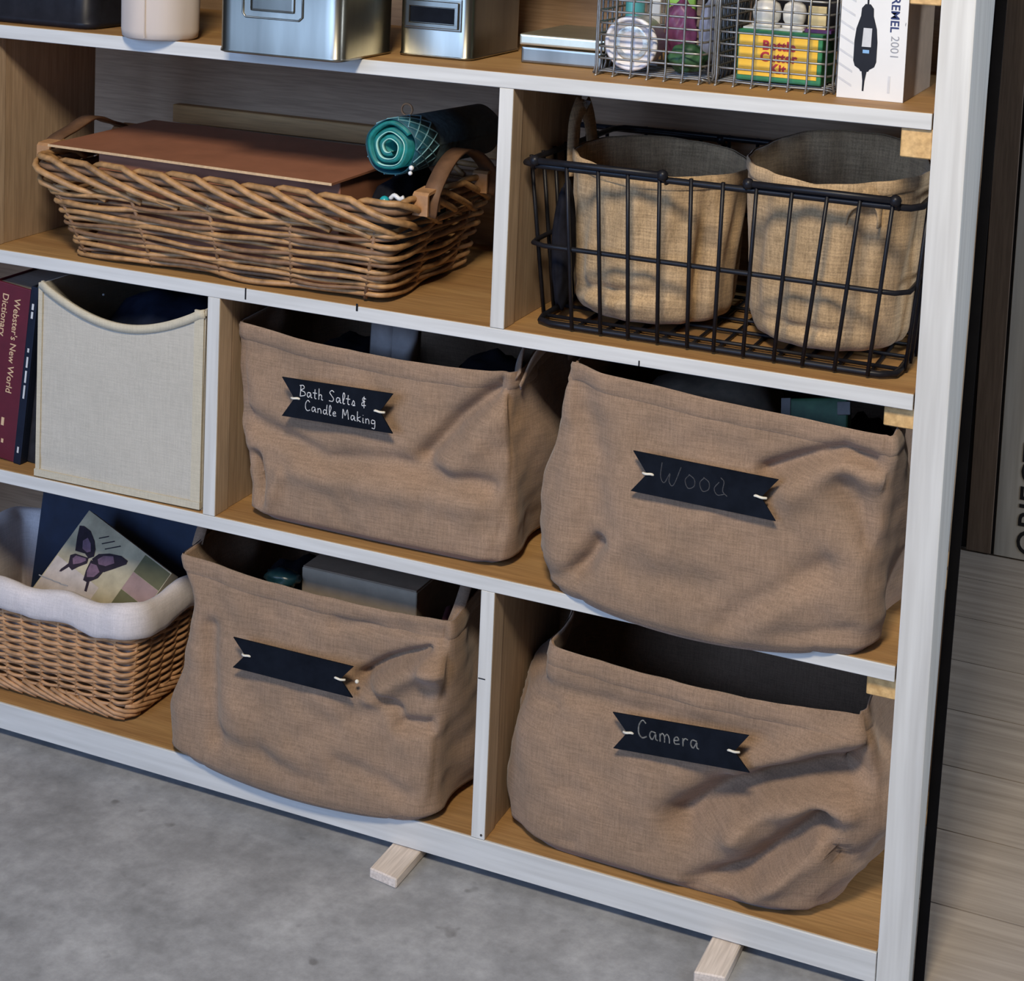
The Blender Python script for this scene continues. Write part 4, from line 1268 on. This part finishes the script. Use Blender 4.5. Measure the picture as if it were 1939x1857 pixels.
# tool carton beside the post
dr = thing('tool_carton', 'white tool carton printed with a black rotary tool beside the white post', 'box', (-0.085, 0.15, Z1))
v, f = gbox(-0.1245, -0.0465, 0.0630, 0.240, Z1, Z1 + 0.250, 0.0006)
obj('carton', v, f, [M['kraft']], dr)
box('printed_front', -0.1245, -0.0465, 0.0620, 0.0632, Z1 + 0.0002, Z1 + 0.2498, M['paper'], dr, 0.0002)
yq = 0.0619
def flat(name, pts, m, y=yq):
    v, f = prism(pts, (0, y, Z1), (1, 0, 0), (0, 0, 1), 0.0003)
    return obj(name, v, f, m, dr)
cx = -0.0935
half = [(0.003, 0.112), (0.007, 0.107), (0.0075, 0.098), (0.012, 0.083), (0.0135, 0.068), (0.0135, 0.045), (0.0115, 0.039), (0.006, 0.0355), (0.0045, 0.033)]
flat('printed_tool', [(cx + a, b) for a, b in half] + [(cx - a, b) for a, b in reversed(half)], M['black_ink'])
flat('printed_tool_tip', [(cx - 0.003, 0.033), (cx - 0.0015, 0.022), (cx - 0.0014, 0.010), (cx + 0.0006, 0.010), (cx + 0.0012, 0.022), (cx + 0.003, 0.033)], M['black_ink'])
flat('printed_cord', [(cx - 0.0010, 0.112), (cx + 0.0012, 0.112), (cx + 0.0012, 0.20), (cx - 0.0010, 0.20)], M['black_ink'])
flat('printed_plate', [(cx - 0.0045, 0.062), (cx + 0.0062, 0.062), (cx + 0.0065, 0.084), (cx - 0.0035, 0.084)], M['pale_ink'], yq - 0.0003)
flat('printed_switch', [(cx - 0.0030, 0.0545), (cx + 0.0045, 0.0545), (cx + 0.0045, 0.0585), (cx - 0.0030, 0.0585)], plain('light_blue_ink', (0.22, 0.42, 0.68), 0.5), yq - 0.0003)
for k in range(9):
    z = 0.015 + 0.0165 * k
    flat('printed_stripe', [(-0.1240, z + 0.008), (-0.1075, z - 0.001), (-0.1075, z + 0.0015), (-0.1240, z + 0.0108)], M['pale_ink'])
v, f = text_mesh('DREMEL', 0.0140, (-0.0660, yq - 0.0002, Z1 + 0.1335), (0, 0, -1), (1, 0, 0), 0.00025, 0.0002, spacing=1.04)
obj('lettering', v, f, M['navy_ink'], dr)
v, f = text_mesh('2001', 0.0138, (-0.0645, yq - 0.0002, Z1 + 0.0775), (0, 0, -1), (1, 0, 0), -0.0001, 0.0002)
obj('lettering', v, f, M['grey_ink'], dr)
flat('small_print', [(-0.0655, 0.010), (-0.0625, 0.010), (-0.0625, 0.030), (-0.0655, 0.030)], M['pale_ink'])
M['kraft_lit'] = M['kraft']
flat('side_flap_mark', [(-0.0495, 0.091), (-0.0487, 0.094), (-0.0482, 0.093), (-0.0488, 0.089)], M['grey_ink'])

# ------------------------------------------------------------------ middle shelf, left bay
cb = thing('fabric_bin', 'cream canvas bin with a scooped front edge', 'storage bin', (-1.09, 0.12, Z3))
fx0, fx1, fy, bz, tz = -1.228, -0.9535, 0.006, Z3 + 0.002, 0.690
n, m = 40, 24
def scoop(u): return tz - 0.0415 * math.sin(PI * min(1, max(0, u * 1.02))) ** 0.9 - 0.004 * u
V, F = [], []
for j in range(m + 1):
    for i in range(n + 1):
        u, t = i / n, j / m
        x = fx0 - 0.004 * (1 - t) + (fx1 - fx0 + 0.001) * u
        z = bz + t * (scoop(u) - bz)
        y = fy + 0.0016 * noise.noise(Vector((u * 2.2, t * 2.0, 3))) - 0.004 * (1 - t) * (1 - u) + 0.003 * math.exp(-((t - 0.06 - 0.10 * u) / 0.03) ** 2) * max(0, 1 - u * 2)
        V.append((x, y, z))
F = [(j * (n + 1) + i, j * (n + 1) + i + 1, (j + 1) * (n + 1) + i + 1, (j + 1) * (n + 1) + i) for j in range(m) for i in range(n)]
o = obj('front_panel', V, F, M['cream'], cb, True)
so = o.modifiers.new('thickness', 'SOLIDIFY'); so.thickness = 0.003; so.offset = -1
P = [Vector((fx0 + (fx1 - fx0) * i / 30, fy - 0.0005, scoop(i / 30) - 0.004)) for i in range(31)]
obj('top_binding', *strap(P, Vector((0, 0, 1)), 0.0115, 0.0052), M['cream_trim'], cb, True)
P = [Vector((fx0 + 0.0015, fy - 0.003, bz + 0.004)), Vector((fx0 + 0.0015, fy - 0.001, tz - 0.002))]
obj('side_binding', *strap(P, Vector((1, 0, 0)), 0.007, 0.004), M['cream_trim'], cb)
P = [Vector((fx1 - 0.008, fy - 0.001, bz + 0.004)), Vector((fx1 - 0.008, fy - 0.001, tz - 0.004))]
obj('side_binding', *strap(P, Vector((1, 0, 0)), 0.015, 0.003), M['cream_trim'], cb)
P = [Vector((fx0 - 0.003, fy - 0.004, bz + 0.005)), Vector((-1.09, fy - 0.002, bz + 0.005)), Vector((fx1, fy - 0.001, bz + 0.006))]
obj('bottom_binding', *strap(P, Vector((0, 0, 1)), 0.010, 0.005), M['cream_trim'], cb)
for x in (fx0, fx1 - 0.003):
    v, f = prism([(fy + 0.003, bz), (0.30, bz), (0.30, tz - 0.003), (fy + 0.003, tz - 0.003)], (x, 0, 0), (0, 1, 0), (0, 0, 1), 0.003)
    obj('side_panel', v, f, M['cream'], cb)
box('back_wall', fx0, fx1, 0.297, 0.300, bz, tz - 0.004, M['cream'], cb, 0.0004)
box('bottom_panel', fx0, fx1, fy + 0.003, 0.298, bz - 0.0015, bz + 0.002, M['cream'], cb, 0.0004)
o = obj('navy_bundle', *ico((-1.09, 0.152, Z3 + 0.139), 1, 4, (0.127, 0.136, 0.126), 0.10, 26, 15), plain('navy_fabric', (0.008, 0.011, 0.022), 0.85, 0.5, 30), None, True)
tag(o, 'dark navy fabric filling the cream canvas bin', 'fabric')
o = obj('white_button', *ico(at(196, 558, 0.110), 0.0018, 2), M['bead_white'], None, True)
tag(o, 'tiny white button on the navy fabric in the cream bin', 'button')

# books leaning against the bin
def book(label, x0, w, d, h, lean, y0, cover, m_pages, texts=(), marks=(), zbase=Z3, name='book'):
    root = thing(name, label, 'book', (x0, y0, zbase))
    Mx = Matrix.Translation((x0, y0, zbase + 0.0005 + abs(math.sin(lean)) * 0.0)) @ Matrix.Rotation(lean, 4, 'Y')
    def part(nm, vf, m):
        return obj(nm, *xform(vf, Mx), m, root)
    part('pages', gbox(-w + 0.003, -0.003, 0.004, d - 0.003, 0.003, h - 0.003, 0), m_pages)
    part('spine', gbox(-w, 0, 0, 0.0035, 0, h, 0.0012, 2), cover)
    part('cover', gbox(-w, -w + 0.0028, 0.003, d, 0, h, 0.0006), cover)
    part('cover', gbox(-0.0028, 0, 0.003, d, 0, h, 0.0006), cover)
    for (body, size, u, z, m, off) in texts:
        v, f = text_mesh(body, size, (u, -0.0004, z), (0, 0, -1), (1, 0, 0), off, 0.0002)
        obj('lettering', *xform((v, f), Mx), m, root)
    for (mk, u, z, ln, hh) in marks:
        part('spine_print', gbox(u - hh / 2, u + hh / 2, -0.0005, 0.0002, z - ln, z, 0), M[mk])
    return root
M['red_cover'] = plain('crimson_cover', (0.095, 0.005, 0.016), 0.55, 0.15, 40)
M['gold_ink'] = plain('gold_ink', (0.62, 0.42, 0.25), 0.5, 0.1)
M['pages'] = plain('book_pages', (0.30, 0.27, 0.24), 0.8, 0.2, 300, 0, 0, None, (0.05, 1, 0.05))
bkk = book('thick crimson dictionary with gold lettering leaning beside the cream bin', -1.2925, 0.064, 0.185, 0.262, math.radians(6.0), 0.030, M['red_cover'], M['pages'],
           (("Webster's New World", 0.0152, -0.0262, 0.244, M['gold_ink'], 0.0001), ('Dictionary', 0.0152, -0.0475, 0.247, M['gold_ink'], 0.0001),), (('gold_ink', -0.0262, 0.062, 0.012, 0.005), ('gold_ink', -0.0235, 0.030, 0.006, 0.004)))
M['blue_black'] = plain('blue_black_cover', (0.008, 0.012, 0.026), 0.5, 0.3, 30)
book('slim blue black book with a pale spine title leaning between the dictionary and cream bin', -1.2770, 0.0130, 0.175, 0.268, math.radians(6.2), 0.026, M['blue_black'], M['pages'],
     (), (('pale_ink', -0.0065, 0.243, 0.009, 0.0035), ('pale_ink', -0.0065, 0.231, 0.010, 0.0035), ('pale_ink', -0.0065, 0.176, 0.006, 0.003), ('pale_ink', -0.0065, 0.163, 0.016, 0.003), ('pale_ink', -0.0065, 0.142, 0.018, 0.003), ('pale_ink', -0.0065, 0.120, 0.020, 0.003), ('pale_ink', -0.0065, 0.026, 0.009, 0.003)))
book('dark grey book leaning against the cream bin', -1.2578, 0.0180, 0.170, 0.250, math.radians(6.2), 0.040, plain('charcoal_cover', (0.018, 0.017, 0.020), 0.6, 0.6, 40), M['pages'])

# ------------------------------------------------------------------ bottom shelf, left bay: lined wicker basket
w2 = thing('lined_basket', 'honey coloured wicker basket with a white cloth liner over its rim', 'basket', (-1.26, 0.15, Z4))
Q0 = (-1.440, -1.088, 0.034, 0.245)
Q1 = (-1.462, -1.068, 0.022, 0.262)
wicker_basket(w2, Z4 + 0.004, Z4 + 0.166, Q0, Q1, 0.020, 29, 36, 0.0027, 0.0033, [M['wicker2'], M['wicker2']], M['wicker2'], 8, 0.0003, 360)
for k in range(44):
    Pq, _ = rrect(Q0[0] - 0.004, Q0[1] + 0.004, Q0[2] - 0.004, Q0[3] + 0.004, 0.022, 176)
    pts = [(Pq[(k * 4 + q) % 176][0] + Pq[(k * 4 + q) % 176][2] * 0.004 * math.sin(PI * q / 12), Pq[(k * 4 + q) % 176][1] + Pq[(k * 4 + q) % 176][3] * 0.004 * math.sin(PI * q / 12), Z4 + 0.006 + 0.018 * (1 - q / 12)) for q in range(0, 13, 2)]
    obj('foot_strand', *tube(pts, 0.0030, 6), M['wicker2'], w2, True)
# liner: puffy band folded over the rim plus an inner wall
V, F = [], []
n = 200
prof = [(0.0050, 0.122), (0.0095, 0.125), (0.0125, 0.133), (0.0135, 0.146), (0.0120, 0.158), (0.0075, 0.167), (0.0, 0.171), (-0.0085, 0.167), (-0.0150, 0.155), (-0.021, 0.10), (-0.026, 0.03)]
for r, z in prof:
    P, tot = rrect(*[Q1[0] - 0, Q1[1], Q1[2], Q1[3]], 0.030, n)
    for i, (x, y, nx, ny) in enumerate(P):
        a = Vector((x * 16, y * 16, z * 20))
        e = 0.0045 * noise.noise(a) + 0.002 * noise.noise(a * 2.7)
        ez = 0.004 * noise.noise(a + Vector((5, 0, 0))) + 0.003 * math.sin(i * 0.35)
        V.append((x + nx * (r + e), y + ny * (r + e), Z4 + 0.008 + z + ez))
k = len(prof)
F = [(j * n + i, j * n + (i + 1) % n, (j + 1) * n + (i + 1) % n, (j + 1) * n + i) for j in range(k - 1) for i in range(n)]
o = obj('cloth_liner', V, F, M['liner'], w2, True)
so = o.modifiers.new('thickness', 'SOLIDIFY'); so.thickness = 0.0015; so.offset = -1

# navy folder behind, butterfly box in front of it
nf_ = thing('navy_folder', 'dark navy folder standing at the back of the lined wicker basket', 'folder', (-1.24, 0.22, Z4 + 0.05))
v, f = prism([(-1.400, 0.088), (-1.100, 0.088), (-1.094, 0.330), (-1.385, 0.330)], (0, 0.205, 0), (1, 0, 0), (0, 0, 1), 0.004)
v = [Vector((q.x, q.y + (q.z - 0.09) * 0.10, q.z)) for q in v]
obj('front_cover', v, f, M['navy'], nf_)
obj('back_cover', [Vector((q.x + 0.003, q.y + 0.012, q.z + 0.004)) for q in v], f, M['navy'], nf_)
c4 = [at(169, 966, 0.165), at(316, 1078, 0.135), at(258, 1142, 0.105), at(47, 1096, 0.095)]
tl, tr, br, bl_ = [Vector(c) for c in c4]
O = tl
U = (tr - tl)
Dn = (bl_ - tl)
wU, wD = U.length, Dn.length
U.normalize()
Dn = (Dn - U * Dn.dot(U)).normalized()
Nn = U.cross(Dn)
if Nn.y > 0: Nn = -Nn
side = 0.150
fx = thing('butterfly_box', 'square patchwork print box with a dark butterfly in the lined wicker basket', 'box', tl + Dn * 0.1)
def bq(pts, th, lift, m, nm, parent=fx):
    P = [O + U * a + Dn * b + Nn * lift for a, b in pts]
    n = len(P)
    V = P + [p - Nn * th for p in P]
    F = [tuple(range(n)), tuple(range(2 * n - 1, n - 1, -1))] + [(i, n + i, n + (i + 1) % n, (i + 1) % n) for i in range(n)]
    return obj(nm, V, F, m, parent)
M['print_cream'] = plain('cream_print', (0.42, 0.36, 0.235), 0.7, 0.30, 28)
M['print_green'] = plain('moss_green_print', (0.105, 0.098, 0.042), 0.7, 0.2, 40)
M['print_pink'] = plain('dusty_pink_print', (0.30, 0.195, 0.175), 0.7, 0.2, 40)
M['print_pale'] = plain('pale_script_print', (0.48, 0.41, 0.36), 0.7, 0.22, 45)
M['wing'] = plain('black_wing', (0.022, 0.014, 0.022), 0.6, 0.4, 60)
M['wing_in'] = plain('mauve_wing', (0.155, 0.085, 0.125), 0.6, 0.4, 90)
wd_ = 0.184
bq([(0, 0), (wd_, 0), (wd_, side), (0, side)], 0.022, 0.0, M['print_cream'], 'box_lid')
for k in range(5):
    a0 = 0.004 + 0.0335 * k
    bq([(wd_ * 0.56, a0 + 0.0), (wd_ - 0.001, a0), (wd_ - 0.001, a0 + 0.033), (wd_ * 0.56, a0 + 0.033)] if False else [(wd_ * 0.70, 0.002 + 0.029 * k), (wd_ - 0.001, 0.002 + 0.029 * k), (wd_ - 0.001, 0.0305 + 0.029 * k), (wd_ * 0.70, 0.0305 + 0.029 * k)], 0.0004, 0.0004, M['print_green'] if k % 2 == 0 else M['print_pink'], 'print_patch')
bq([(0.002, side * 0.52), (wd_ * 0.52, side * 0.52), (wd_ * 0.52, side - 0.002), (0.002, side - 0.002)], 0.0004, 0.0003, M['print_pale'], 'print_patch')
def b2(px, py):
    """photo pixel -> (a, b) on the lid"""
    a_ = _f + _r * ((px - PPX) / FPX) + _d * ((py - PPY) / FPX)
    s_ = (O - CAM).dot(Nn) / a_.dot(Nn)
    q = CAM + a_ * s_ - O
    return (q.dot(U), q.dot(Dn))
def wing(pix, nm, m, lift): bq([b2(x / 5.386, 920 + y / 5.386) for x, y in pix], 0.0003, lift, m, nm)
wing([(905, 740), (870, 690), (770, 660), (790, 520), (815, 405), (860, 410), (925, 460), (965, 560), (975, 650), (960, 720)], 'butterfly_wing', M['wing'], 0.0010)
wing([(905, 735), (770, 690), (720, 705), (700, 790), (625, 845), (605, 870), (625, 873), (705, 825), (735, 860), (800, 825), (890, 790)], 'butterfly_wing', M['wing'], 0.0009)
wing([(940, 745), (1010, 695), (1120, 690), (1240, 715), (1305, 765), (1290, 800), (1180, 840), (1060, 880), (960, 790)], 'butterfly_wing', M['wing'], 0.0010)
wing([(930, 755), (880, 860), (850, 960), (885, 980), (862, 1070), (885, 1080), (915, 975), (1000, 940), (1060, 870), (1000, 790)], 'butterfly_wing', M['wing'], 0.0009)
wing([(890, 680), (845, 640), (850, 560), (900, 530), (930, 590), (930, 670)], 'wing_patch', M['wing_in'], 0.0014)
wing([(880, 740), (780, 710), (745, 740), (750, 800), (820, 790), (880, 765)], 'wing_patch', M['wing_in'], 0.0014)
wing([(1000, 750), (1060, 715), (1160, 720), (1170, 790), (1080, 820), (1010, 800)], 'wing_patch', M['wing_in'], 0.0014)
wing([(930, 790), (890, 870), (890, 930), (960, 930), (1020, 880), (990, 810)], 'wing_patch', M['wing_in'], 0.0014)
for k in range(3):
    wing([(1010 + 30 * k, 530 + 55 * k), (1110 + 60 * k, 510 + 50 * k), (1112 + 60 * k, 520 + 50 * k), (1012 + 30 * k, 540 + 55 * k)], 'script_line', M['wing'], 0.0008)
for k in range(4):
    wing([(400 + 70 * k, 900 + 30 * k), (470 + 75 * k, 930 + 28 * k), (468 + 75 * k, 942 + 28 * k), (398 + 70 * k, 912 + 30 * k)], 'script_line', M['grey_ink'], 0.0008)

# ------------------------------------------------------------------ what shows in the mouths of the bags
# bag 1
gb = thing('paper_bag', 'grey paper bag with dark scalloped ends inside the Bath Salts bag', 'bag', (-0.70, 0.10, Z3 + 0.06))
pa, pb = at(716, 618, 0.10), at(789, 640, 0.10)
V = []
for j in range(7):
    for i in range(13):
        u = i / 12
        V.append(Vector((pa.x + (pb.x - pa.x) * u, 0.10 + 0.004 * math.sin(u * 15) + 0.012 * (j / 6), Z3 + 0.006 + (0.288 - 0.006) * (j / 6))))
F = [(j * 13 + i, j * 13 + i + 1, j * 13 + 14 + i, j * 13 + 13 + i) for j in range(6) for i in range(12)]
o = obj('paper', V, F, M['grey_paper'], gb, True)
so = o.modifiers.new('thickness', 'SOLIDIFY'); so.thickness = 0.03; so.offset = 1
for k, (px, py) in enumerate(((690, 662), (745, 672))):
    p = at(px + 4, py - 2, 0.09)
    obj('dark_scallop', *ico((p.x + 0.022, 0.098, p.z + 0.004), 0.007, 2, (1, 0.4, 1)), M['black_ink'], gb, True)
def lump(name, label, cat, c, sq, seed, m, lumpy=0.2):
    o = obj(name, *ico((0, 0, 0), 1, 4, sq, lumpy, 26, seed), m, None, True)
    o.location = c
    return tag(o, label, cat)
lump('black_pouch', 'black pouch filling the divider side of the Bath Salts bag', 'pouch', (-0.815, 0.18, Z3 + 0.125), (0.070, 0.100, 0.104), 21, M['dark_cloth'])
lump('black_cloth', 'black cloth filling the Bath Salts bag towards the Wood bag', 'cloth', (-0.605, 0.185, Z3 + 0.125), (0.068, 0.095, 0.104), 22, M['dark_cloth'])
# bag 2
M['taupe'] = plain('taupe_cloth', (0.20, 0.155, 0.115), 0.85, 0.35, 40, 0.2)
lump('folded_cloth', 'folded taupe cloth inside the Wood bag', 'cloth', (-0.274, 0.150, Z3 + 0.149), (0.114, 0.125, 0.128), 23, M['taupe'], 0.12)
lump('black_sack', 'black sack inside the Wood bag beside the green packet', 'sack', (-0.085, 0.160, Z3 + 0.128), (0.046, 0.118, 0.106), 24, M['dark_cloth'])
gp = thing('green_package', 'green package with a pale tag inside the Wood bag', 'package', (-0.10, 0.10, Z3 + 0.17))
a, b = at(1535, 770, 0.07), at(1590, 800, 0.07)
Mg = Matrix.Translation(((a.x + b.x) / 2, 0.075, 0.641)) @ Matrix.Rotation(-0.18, 4, 'Y') @ Matrix.Rotation(-0.5, 4, 'X')
obj('wrapper', *xform(gbox(-0.042, 0.030, -0.010, 0.010, -0.06, 0.040, 0.004, 3), Mg), M['dk_green'], gp)
obj('pale_tag', *xform(gbox(0.018, 0.034, -0.0125, -0.0105, 0.018, 0.034, 0.0006), Mg), M['grey_paper'], gp)
obj('pale_fold', *xform(gbox(-0.052, -0.040, -0.0110, -0.002, 0.0, 0.040, 0.0006), Mg), M['grey_paper'], gp)
# bag 3
kb = thing('cardboard_box', 'pale cardboard box inside the blank tag bag', 'box', (-0.745, 0.15, Z4 + 0.1))
box('carton', -0.8340, -0.6560, 0.080, 0.220, Z4 + 0.006, 0.3225, M['kraft_pale'], kb, 0.0012)
box('lid_flap', -0.8330, -0.6570, 0.081, 0.219, 0.3227, 0.3245, M['kraft'], kb, 0.0005)
lump('dark_wrap', 'dark plastic wrap inside the blank tag bag beside the cardboard box', 'plastic wrap', (-0.890, 0.150, Z4 + 0.132), (0.046, 0.098, 0.106), 25, M['dark_cloth'], 0.2)
o = obj('teal_pouch', *ico((0, 0, 0), 1, 3, (0.026, 0.020, 0.012), 0.3, 26, 5), plain('dark_teal_plastic', (0.008, 0.032, 0.042), 0.3, 0.4, 40), None, True)
o.location = at(530, 1088, 0.07) + Vector((0.004, 0, -0.003))
tag(o, 'small dark teal pouch inside the blank tag bag', 'pouch')
lump('red_pouch', 'dark red pouch inside the blank tag bag in the corner by the divider', 'pouch', (-0.620, 0.125, Z4 + 0.128), (0.028, 0.085, 0.108), 26, plain('dark_red_cloth', (0.06, 0.010, 0.012), 0.8, 0.4, 40))
# bag 4: unseen black lump, added as dark fill for the shaded inside
lump('bag_dark_fill', 'black lump added as dark fill deep inside the Camera bag', 'pouch', (-0.250, 0.175, Z4 + 0.080), (0.150, 0.095, 0.072), 27, M['dark_cloth'])
# black cloth tucked between the bucket and the side of the wire basket
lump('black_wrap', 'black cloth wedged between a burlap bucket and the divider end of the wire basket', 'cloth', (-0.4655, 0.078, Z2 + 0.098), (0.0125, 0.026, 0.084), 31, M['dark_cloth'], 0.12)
